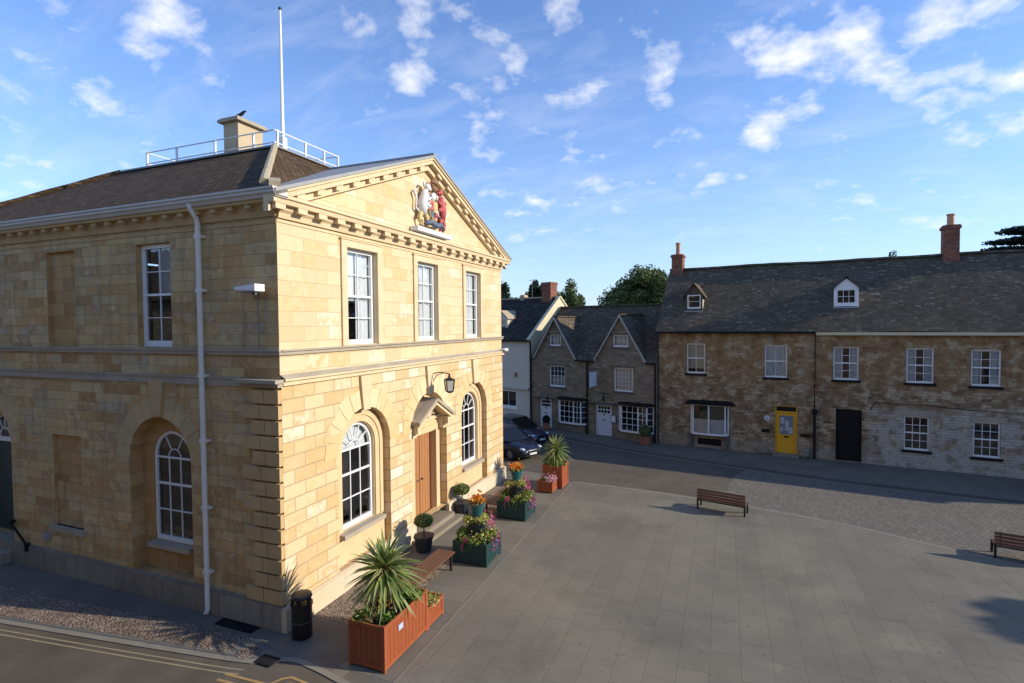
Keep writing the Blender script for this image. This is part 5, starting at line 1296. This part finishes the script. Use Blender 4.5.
def planter_box(o, x0, x1, y0, y1, h, mat='planter_red', trim='planter_trim', boards=True):
    b = MB(); t = .035
    b.box(x0 + t, x1 - t, y0 + t * .3, y0 + t, .05, h - .03); b.box(x0 + t, x1 - t, y1 - t, y1 - t * .3, .05, h - .03)
    b.box(x0 + t * .3, x0 + t, y0 + t, y1 - t, .05, h - .03); b.box(x1 - t, x1 - t * .3, y0 + t, y1 - t, .05, h - .03)
    p = b.build('planter_box', M[mat], o)
    b = MB()
    for x in (x0, x1 - .06):
        for y in (y0, y1 - .06): b.box(x, x + .06, y, y + .06, 0, h)
    for z0, z1 in ((h - .07, h - .01), (.04, .11)):
        b.box(x0 + .061, x1 - .061, y0 + .002, y0 + .03, z0, z1); b.box(x0 + .061, x1 - .061, y1 - .03, y1 - .002, z0, z1); b.box(x0 + .002, x0 + .03, y0 + .061, y1 - .061, z0, z1); b.box(x1 - .03, x1 - .002, y0 + .061, y1 - .061, z0, z1)
    b.build('frame', M[trim], p)
    b = MB(); b.face([(x0 + t, y0 + t, h - .10), (x1 - t, y0 + t, h - .10), (x1 - t, y1 - t, h - .10), (x0 + t, y1 - t, h - .10)]); b.build('soil', M['soil'], p)
    return p
def bedding(root, x0, x1, y0, y1, z, n, size, mat, name='foliage', hgt=.12, seed=1, lumps=8):
    random.seed(seed); b = MB(); c = [(random.uniform(x0, x1), random.uniform(y0, y1), random.uniform(.5, 1)) for _ in range(lumps)]
    pts = []
    for i in range(n):
        q = random.choice(c); r_ = .16 * q[2] * 1.1
        pts.append((min(max(random.gauss(q[0], r_ * .6), x0 - .08), x1 + .08), min(max(random.gauss(q[1], r_ * .6), y0 - .08), y1 + .08), z + abs(random.gauss(0, .5)) * hgt * q[2]))
    leaves(b, pts, size); return b.build(name, M[mat], root)
# near cordyline planter
P1 = thing('cordyline_planter', 'large red wooden planter with spiky cordyline nearest the town hall corner', 'planter', (2.24, .0, 0))
planter_box(P1, -.38, .38, -.42, 1.02, .82); q = planter_box(P1, -.16, .38, 1.025, 1.66, .42)
b = MB(); b.box(.372, .378, .02, .16, .52, .62); b.build('label_plate', M['blue_label'], P1)
b = MB(); b.tube([(-.05, .25, .70), (-.07, .27, 1.0), (-.10, .30, 1.40)], [.065, .055, .06], 9); b.build('trunk', M['bark'], P1, True)
sword_plant(P1, (-.10, .30, 1.42), .80, 150, seed=3, w=.075, lo=-1.05); 
s2 = sword_plant(P1, (-.08, .30, 1.36), .40, 34, seed=5, w=.04, mat='leaf_dry', lo=-1.3); s2.name = 'dry_leaves'
bedding(P1, -.30, .30, -.34, .94, .75, 900, .085, 'leaf_bed', seed=4, hgt=.18); bedding(P1, -.1, .32, 1.1, 1.58, .36, 260, .075, 'leaf_lime', seed=6)
bedding(P1, .0, .25, -.1, .5, .92, 60, .06, 'fl_orange', 'flowers', .1, 7, 3); bedding(P1, -.3, -.05, -.3, .1, .80, 150, .07, 'leaf_dry', 'dry_stems', .12, 8, 4); bedding(P1, .0, .34, 1.1, 1.58, .42, 40, .05, 'fl_white', 'flowers', .05, 9, 4)
# far cordyline planter
P2 = thing('cordyline_planter', 'red wooden planter with small cordyline at the far corner beside the road', 'planter', (2.18, 10.9, 0))
planter_box(P2, -.38, .38, -.26, .56, .85); planter_box(P2, -.38, .20, -.88, -.265, .42)
b = MB(); b.tube([(0, .15, .7), (0, .15, 1.2)], [.06, .05], 8); b.build('trunk', M['bark'], P2)
sword_plant(P2, (0, .15, 1.32), .66, 105, seed=13, w=.07); bedding(P2, -.32, .32, -.2, .5, .80, 700, .09, 'leaf_bed', seed=14, hgt=.2)
bedding(P2, -.32, .32, -.2, .5, .86, 160, .08, 'leaf_lime', 'pale_foliage', .2, seed=19)
bedding(P2, -.34, .18, -.86, -.3, .40, 260, .075, 'fl_white', 'flowers', .22, 15, 5); bedding(P2, -.32, .14, -.82, -.32, .36, 160, .07, 'leaf_bed', 'low_foliage', .12, 16, 5)
def tiered(loc, label, seed):
    o = thing('tiered_planter', label, 'planter', loc, 0, 'green three tier flower planters')
    b = MB(); h = .56; w_ = .47
    planter_box(o, -w_, w_, -w_, w_, h, 'planter_green', 'planter_green')
    b = MB(); b.lathe([(.15, .46), (.17, .56), (.24, .90), (.27, .92), (.27, .96), (.22, .96)], (0, 0), 14); b.build('middle_pot', M['navy_pot'], o)
    b = MB(); b.lathe([(.10, .94), (.12, 1.04), (.18, 1.36), (.21, 1.38), (.21, 1.42), (.16, 1.42)], (0, 0), 14); b.build('top_pot', M['teal'], o)
    def ring_pts(r0, r1, z, dz, n, a0=0, a1=6.28): return [((random.uniform(r0, r1)) * math.cos(t_), (random.uniform(r0, r1)) * math.sin(t_), z + random.gauss(0, dz)) for t_ in [random.uniform(a0, a1) for _ in range(n)]]
    random.seed(seed)
    b = MB(); leaves(b, ring_pts(.30, .56, .60, .06, 520), .085); leaves(b, ring_pts(.48, .56, .46, .09, 90), .07); leaves(b, clump_pts((-.30, .0, .70), (.18, .2, .10), 140, .3), .08); leaves(b, clump_pts((.32, .05, .70), (.18, .2, .12), 140, .3), .08); b.build('lower_foliage', M['leaf_bed'], o)
    b = MB(); leaves(b, clump_pts((-.12, -.12, 1.03), (.20, .2, .10), 260, .2), .09); leaves(b, clump_pts((.16, -.06, 1.04), (.20, .2, .11), 260, .2), .09); leaves(b, clump_pts((0, .16, 1.03), (.25, .18, .10), 160, .2), .09); b.build('middle_foliage', M['leaf_lime'], o)
    b = MB(); leaves(b, ring_pts(.30, .56, .68, .07, 140, -1.4, .6), .075); b.build('lime_foliage', M['leaf_lime'], o)
    b = MB(); leaves(b, ring_pts(.02, .22, 1.46, .04, 90), .07); b.build('top_foliage', M['leaf_bed'], o)
    b = MB(); leaves(b, ring_pts(.02, .25, 1.53, .06, 190), .08); b.build('orange_flowers', M['fl_orange'], o)
    b = MB(); leaves(b, ring_pts(.34, .46, .95, .10, 80, -.3, 1.5), .07); leaves(b, ring_pts(.52, .60, .50, .13, 70, -.5, .9), .06); leaves(b, clump_pts((-.10, -.50, .64), (.09, .07, .08), 60, .2), .065); leaves(b, clump_pts((-.18, -.52, .46), (.04, .04, .12), 18, .2), .05)
    b.build('pink_flowers', M['fl_pink'], o)
    b = MB(); leaves(b, ring_pts(.51, .58, .38, .12, 50, -.8, .5), .055); b.build('purple_flowers', M['fl_purple'], o)
tiered((2.12, 4.36, 0), 'nearer green tiered flower planter with pink flowers by the flat bench', 21)
tiered((1.95, 7.60, 0), 'farther green tiered flower planter beyond the town hall door', 22)
def topiary(loc, label, seed, s=1.0):
    o = thing('topiary_pot', label, 'potted plant', loc, 0, 'topiary pots flanking the town hall door'); random.seed(seed)
    b = MB(); b.lathe([(.17, 0), (.20, .03), (.25, .36), (.28, .38), (.28, .43), (.24, .43)], (0, 0), 8); b.build('pot', M['navy_pot'], o)
    b = MB(); b.lathe([(.23, .40), (.01, .41)], (0, 0), 12); b.build('soil', M['soil'], o)
    b = MB(); b.tube([(0, 0, .40), (.01, 0, .75)], .022, 7); b.build('stem', M['bark'], o)
    b = MB(); b.ball((0, 0, .82), (.22, .22, .14), 14, 9, .08); leaves(b, clump_pts((0, 0, .82), (.25, .25, .17), 1300, .68), .06); b.build('clipped_ball', M['leaf_box'], o)
topiary((.62, 4.22, 0), 'clipped round topiary in dark pot left of the town hall door', 31)
topiary((.34, 7.0, 0), 'clipped round topiary in dark pot right of the town hall door', 32)
def street_pot(loc, label, seed, r=.22, h=.42, fr=.30, mat='leaf'):
    o = thing('street_planter', label, 'potted plant', loc, 0); random.seed(seed)
    b = MB(); b.lathe([(r * .8, 0), (r, .04), (r * 1.12, h * .85), (r * 1.2, h * .9), (r * 1.2, h), (r, h)], (0, 0), 14); b.build('pot', M['terracotta'], o)
    b = MB(); b.ball((0, 0, h + fr * .75), (fr * .8, fr * .8, fr * .85), 12, 8, .05); leaves(b, clump_pts((0, 0, h + fr * .75), (fr, fr, fr * 1.1), 900, .7), .07); b.build('shrub', M[mat], o)
street_pot(on_cott(5.50, -.62, .045), 'round green shrub in terracotta pot at the right cottage bay window', 41)
street_pot(on_cott(-.62, -.50, .045), 'shrub in terracotta pot beside the left cottage door', 42, .2, .40, .22, 'leaf_dark')

# ------------------------------------------------------------------ cars
def car(loc, rz, label, seed=1):
    o = thing('parked_car', label, 'car', loc, rz, 'dark cars parked behind the town hall')   # nose towards +x
    L2, Wd = 1.85, .76
    sec = [  # x, half width, z bottom, z belt (body only)
        (-1.85, .60, .30, .62), (-1.80, .68, .20, .76), (-1.55, .74, .16, .80), (-1.0, .76, .15, .80), (0, .76, .15, .78), (.60, .76, .15, .76), (.95, .75, .15, .72), (1.40, .72, .15, .66), (1.68, .66, .17, .58), (1.82, .54, .22, .48), (1.86, .42, .28, .42)]
    b = MB(); vs = []; n = 12
    for x, w_, zb, zt in sec:
        m_ = (zb + zt) / 2
        vs += [(x, -w_ * .9, zb), (x, -w_, zb + .06), (x, -w_ * 1.0, m_), (x, -w_ * .97, zt - .08), (x, -w_ * .88, zt - .01), (x, -w_ * .4, zt + .025), (x, w_ * .4, zt + .025), (x, w_ * .88, zt - .01), (x, w_ * .97, zt - .08), (x, w_, m_), (x, w_, zb + .06), (x, w_ * .9, zb)]
    fs = [(i * n + k, (i + 1) * n + k, (i + 1) * n + (k + 1) % n, i * n + (k + 1) % n) for i in range(len(sec) - 1) for k in range(n)] + [tuple(range(n)), tuple(reversed(range(len(vs) - n, len(vs))))]
    b.mesh(vs, [f[::-1] for f in fs]); body = b.build('body', M['car'], o, True)
    def green(pts_low, pts_up, name, mat, y_off=0):
        pass
    # greenhouse: glass volume with painted roof
    b = MB(); low = [(-1.62, .66), (.86, .66)]; 
    xs = [(-1.66, .60, .79), (-1.30, .58, 1.12), (-.9, .56, 1.20), (-.2, .56, 1.22), (.15, .55, 1.18), (.92, .62, .76)]
    vs = []
    for x, w_, z in xs: vs += [(x, -w_ if z > .9 else -.68, z), (x, w_ if z > .9 else .68, z)]
    base = [(x, s_ * .70, .76) for x, _, _ in xs for s_ in (-1, 1)]
    k = len(vs); vv = vs + base; fs = []
    for i in range(len(xs) - 1):
        a_ = 2 * i; fs += [(a_, a_ + 1, a_ + 3, a_ + 2), (a_, a_ + 2, k + a_ + 2, k + a_), (a_ + 1, k + a_ + 1, k + a_ + 3, a_ + 3)]
    b.mesh(vv, fs); b.build('windows', M['car_glass'], o)
    b = MB()
    rx = xs[1:5]; vs = [(x, s_ * (w_ + .01), z + .015) for x, w_, z in rx for s_ in (-1, 1)]
    b.mesh(vs, [(2 * i, 2 * i + 1, 2 * i + 3, 2 * i + 2) for i in range(3)])
    for s_ in (-1, 1):
        b.tube([(.95, s_ * .68, .77), (.17, s_ * .565, 1.19), (-.9, s_ * .575, 1.215), (-1.3, s_ * .59, 1.135), (-1.68, s_ * .67, .79)], .028, 6); b.tube([(-.35, s_ * .70, .78), (-.38, s_ * .575, 1.22)], .03, 6)
    b.build('roof', M['car'], o)
    for s_ in (-1, 1):
        b = MB(); b.ball((1.66, s_ * .50, .53), (.17, .13, .07), 10, 6); b.build('headlight', M['headlight'], o, True)
        b = MB(); b.ball((.62, s_ * .84, .80), (.06, .09, .06), 8, 6); b.build('mirror', M['car'], o, True)
        for x in (-1.18, 1.18):
            b = MB(Matrix.Translation((x, s_ * .70, .27)) @ Matrix.Rotation(PI / 2, 4, 'X')); b.lathe([(.16, -.085), (.27, -.08), (.275, 0), (.27, .08), (.16, .085)], (0, 0), 22); wh = b.build('wheel', M['tyre'], o)
            b = MB(Matrix.Translation((x, s_ * .70, .27)) @ Matrix.Rotation(PI / 2, 4, 'X')); b.lathe([(.02, -.089), (.17, -.088), (.17, .088), (.02, .089)], (0, 0), 16); b.build('rim', M['rim'], wh)
    b = MB(); b.box(1.80, 1.875, -.20, .20, .28, .36); b.build('number_plate', M['plate'], o)
    b = MB(); b.box(1.78, 1.87, -.30, .30, .40, .46); b.box(1.74, 1.85, -.45, .45, .20, .26); b.build('grille', M['black'], o)
car((-1.45, 15.1, ZR), R(-28), 'dark blue car parked nearest, its nose past the town hall corner')
car((-2.05, 17.9, ZR), R(-24), 'second dark car parked behind, nearer the white house')

# ------------------------------------------------------------------ light and sky
EL = 22.5; AZX, AZY = .98, .205
hyp = math.hypot(AZX, AZY); sd = Vector((AZX / hyp * math.cos(R(EL)), AZY / hyp * math.cos(R(EL)), math.sin(R(EL))))
sun = bpy.data.lights.new('sun', 'SUN'); sun.energy = 2.9; sun.angle = R(.55); sun.color = (1, .90, .74)
so = bpy.data.objects.new('sun', sun); COL.objects.link(so); so.rotation_euler = sd.to_track_quat('Z', 'Y').to_euler(); so.location = sd * 60
W = bpy.data.worlds.new('World'); scene.world = W; W.use_nodes = True
nt = W.node_tree; nd = nt.nodes; lk = nt.links; nd.clear()
out = nd.new('ShaderNodeOutputWorld'); bg = nd.new('ShaderNodeBackground'); lk.new(bg.outputs[0], out.inputs[0])
sky = nd.new('ShaderNodeTexSky'); sky.sky_type = 'NISHITA'; sky.sun_disc = False; sky.sun_elevation = R(EL); sky.sun_rotation = math.atan2(AZX, AZY)
sky.air_density = 1.0; sky.dust_density = 0.05; sky.ozone_density = 5.0; sky.altitude = 100
def vm(op, a, b=None):
    n = nd.new('ShaderNodeVectorMath'); n.operation = op
    for i, v in enumerate((a, b)):
        if v is None: continue
        if isinstance(v, bpy.types.NodeSocket): lk.new(v, n.inputs[i])
        else: n.inputs[i].default_value = v
    return n
def mt(op, a, b=0., cl=False):
    n = nd.new('ShaderNodeMath'); n.operation = op; n.use_clamp = cl
    for i, v in enumerate((a, b)):
        if isinstance(v, bpy.types.NodeSocket): lk.new(v, n.inputs[i])
        else: n.inputs[i].default_value = v
    return n.outputs[0]
tc = nd.new('ShaderNodeTexCoord'); G = vm('NORMALIZE', tc.outputs['Generated']).outputs[0]
sep = nd.new('ShaderNodeSeparateXYZ'); lk.new(G, sep.inputs[0])
zc = mt('MAXIMUM', sep.outputs[2], .03)
px = mt('DIVIDE', sep.outputs[0], mt('ADD', zc, .32)); py = mt('DIVIDE', sep.outputs[1], mt('ADD', zc, .32))
cmb = nd.new('ShaderNodeCombineXYZ'); lk.new(px, cmb.inputs[0]); lk.new(py, cmb.inputs[1])
def nz(vec, sc, det, ro, dist=0):
    n = nd.new('ShaderNodeTexNoise'); n.inputs['Scale'].default_value = sc; n.inputs['Detail'].default_value = det; n.inputs['Roughness'].default_value = ro; n.inputs['Distortion'].default_value = dist
    lk.new(vec, n.inputs['Vector']); return n.outputs['Fac']
n1 = nz(cmb.outputs[0], 9.0, 9, .58, .1); n2 = nz(cmb.outputs[0], 1.6, 3, .5)
#CLOUDS
CL = [
 # (direction x,y,z) , tightness, weight
]
CL = [((-0.732, 0.53, 0.428), 390, 0.8), ((-0.795, 0.442, 0.415), 520, 0.7), ((-0.812, 0.484, 0.327), 520, 0.55), ((-0.84, 0.435, 0.325), 520, 0.5), ((-0.463, 0.745, 0.481), 520, 1.0), ((-0.511, 0.712, 0.482), 520, 0.8), ((-0.342, 0.822, 0.455), 416, 1.1), ((-0.333, 0.843, 0.422), 520, 1), ((-0.361, 0.845, 0.395), 650, 0.9), ((-0.478, 0.781, 0.402), 650, 0.9), ((-0.53, 0.758, 0.38), 780, 0.7), ((-0.262, 0.894, 0.364), 520, 0.6), ((-0.212, 0.902, 0.376), 780, 0.7), ((-0.395, 0.855, 0.336), 780, 0.6), ((-0.091, 0.909, 0.407), 650, 0.9), ((-0.052, 0.899, 0.434), 780, 0.6), ((0.055, 0.909, 0.414), 520, 0.9), ((0.102, 0.913, 0.396), 572, 0.8), ((0.157, 0.9, 0.407), 338, 1.15), ((0.19, 0.909, 0.371), 416, 0.9), ((0.252, 0.884, 0.394), 416, 1.0), ((0.225, 0.908, 0.353), 520, 0.9), ((0.279, 0.898, 0.339), 520, 0.9), ((0.092, 0.941, 0.327), 520, 0.7), ((0.065, 0.951, 0.304), 780, 0.6), ((0.294, 0.908, 0.298), 364, 1.0), ((0.336, 0.894, 0.296), 416, 1.0), ((0.338, 0.875, 0.346), 650, 0.7), ((0.302, 0.873, 0.384), 780, 0.6), ((-0.206, 0.948, 0.244), 312, 0.55), ((-0.273, 0.927, 0.255), 520, 0.6), ((-0.04, 0.966, 0.257), 390, 0.5), ((0.178, 0.968, 0.175), 312, 0.6), ((0.274, 0.947, 0.167), 390, 0.55), ((-0.329, 0.924, 0.198), 520, 0.45), ((-0.876, 0.433, 0.212), 390, 0.5), ((-0.829, 0.517, 0.214), 520, 0.4), ((-0.709, 0.596, 0.376), 780, 0.6), ((-0.712, 0.575, 0.403), 780, 0.5), ((-0.757, 0.518, 0.399), 780, 0.6), ((-0.243, 0.833, 0.498), 780, 0.6), ((-0.509, 0.705, 0.493), 780, 0.6), ((0.411, 0.858, 0.307), 260, 0.8)]
acc = None
for (dx, dy, dz), k, w_ in CL:
    dp_ = vm('DOT_PRODUCT', G, (dx, dy, dz)).outputs['Value']
    g_ = mt('MULTIPLY', mt('EXPONENT', mt('MULTIPLY', mt('SUBTRACT', dp_, 1.0), k * 1.5)), w_)
    acc = g_ if acc is None else mt('MAXIMUM', acc, g_)
dens = mt('ADD', mt('ADD', n1, mt('MULTIPLY', mt('SUBTRACT', n2, .5), .25)), mt('MULTIPLY', acc, .27))
rp = nd.new('ShaderNodeValToRGB'); rp.color_ramp.elements[0].position = .635; rp.color_ramp.elements[0].color = (0, 0, 0, 1); rp.color_ramp.elements[1].position = .92; rp.color_ramp.elements[1].color = (1, 1, 1, 1); lk.new(dens, rp.inputs[0])
hf = mt('MULTIPLY', mt('SUBTRACT', sep.outputs[2], .02), 6, True)
cm2 = nd.new('ShaderNodeVectorMath'); cm2.operation = 'MULTIPLY'; lk.new(cmb.outputs[0], cm2.inputs[0]); cm2.inputs[1].default_value = (1.0, 2.2, 1.0)
vl = nd.new('ShaderNodeValToRGB'); vl.color_ramp.elements[0].position = .47; vl.color_ramp.elements[0].color = (0, 0, 0, 1); vl.color_ramp.elements[1].position = .80; vl.color_ramp.elements[1].color = (1, 1, 1, 1); lk.new(nz(cm2.outputs[0], 3.4, 9, .66, .4), vl.inputs[0])
cf = mt('MULTIPLY', mt('MULTIPLY', mt('MAXIMUM', rp.outputs[0], mt('MULTIPLY', vl.outputs[0], .24)), hf), .92)
tint = nd.new('ShaderNodeMix'); tint.data_type = 'RGBA'; tint.blend_type = 'MULTIPLY'; tint.inputs[0].default_value = 1; lk.new(sky.outputs[0], tint.inputs[6]); tint.inputs[7].default_value = (.80, .84, .97, 1)
mx = nd.new('ShaderNodeMix'); mx.data_type = 'RGBA'; lk.new(cf, mx.inputs[0]); hz = mt('MULTIPLY', mt('EXPONENT', mt('MULTIPLY', zc, -5.5)), .8)
hm = nd.new('ShaderNodeMix'); hm.data_type = 'RGBA'; lk.new(hz, hm.inputs[0]); lk.new(tint.outputs[2], hm.inputs[6]); hm.inputs[7].default_value = (2.35, 2.85, 3.4, 1); lk.new(hm.outputs[2], mx.inputs[6]); mx.inputs[7].default_value = (4.2, 4.2, 4.3, 1)
lk.new(mx.outputs[2], bg.inputs[0]); bg.inputs[1].default_value = .142

# ------------------------------------------------------------------ camera
cam = bpy.data.cameras.new('camera'); co = bpy.data.objects.new('camera', cam); COL.objects.link(co)
f_, yaw, pit, rol = 538.019, R(21.604), R(1.81), R(-.493)
fwd = Vector((-math.sin(yaw) * math.cos(pit), math.cos(yaw) * math.cos(pit), -math.sin(pit))); rt = Vector((math.cos(yaw), math.sin(yaw), 0)); upv = rt.cross(fwd)
r2 = rt * math.cos(rol) + upv * math.sin(rol); u2 = upv * math.cos(rol) - rt * math.sin(rol)
mm = Matrix((r2, u2, -fwd)).transposed().to_4x4(); mm.translation = Vector((8.039, -8.034, 6.0)) * K
co.matrix_world = mm; cam.sensor_width = 36; cam.sensor_fit = 'HORIZONTAL'; cam.lens = f_ / 1024 * 36; cam.clip_start = .1; cam.clip_end = 3000
scene.camera = co
# site units -> metres
for me in bpy.data.meshes: me.transform(Matrix.Scale(K, 4))
for o in bpy.data.objects:
    if o.type in ('MESH', 'EMPTY'): o.location = o.location * K
scene.view_settings.view_transform = 'Standard'; scene.view_settings.look = 'None'; scene.view_settings.exposure = .93; scene.view_settings.gamma = 1; scene.view_settings.use_curve_mapping = False
scene.render.engine = 'CYCLES'; scene.cycles.use_denoising = True; scene.cycles.max_bounces = 6; scene.cycles.transparent_max_bounces = 8
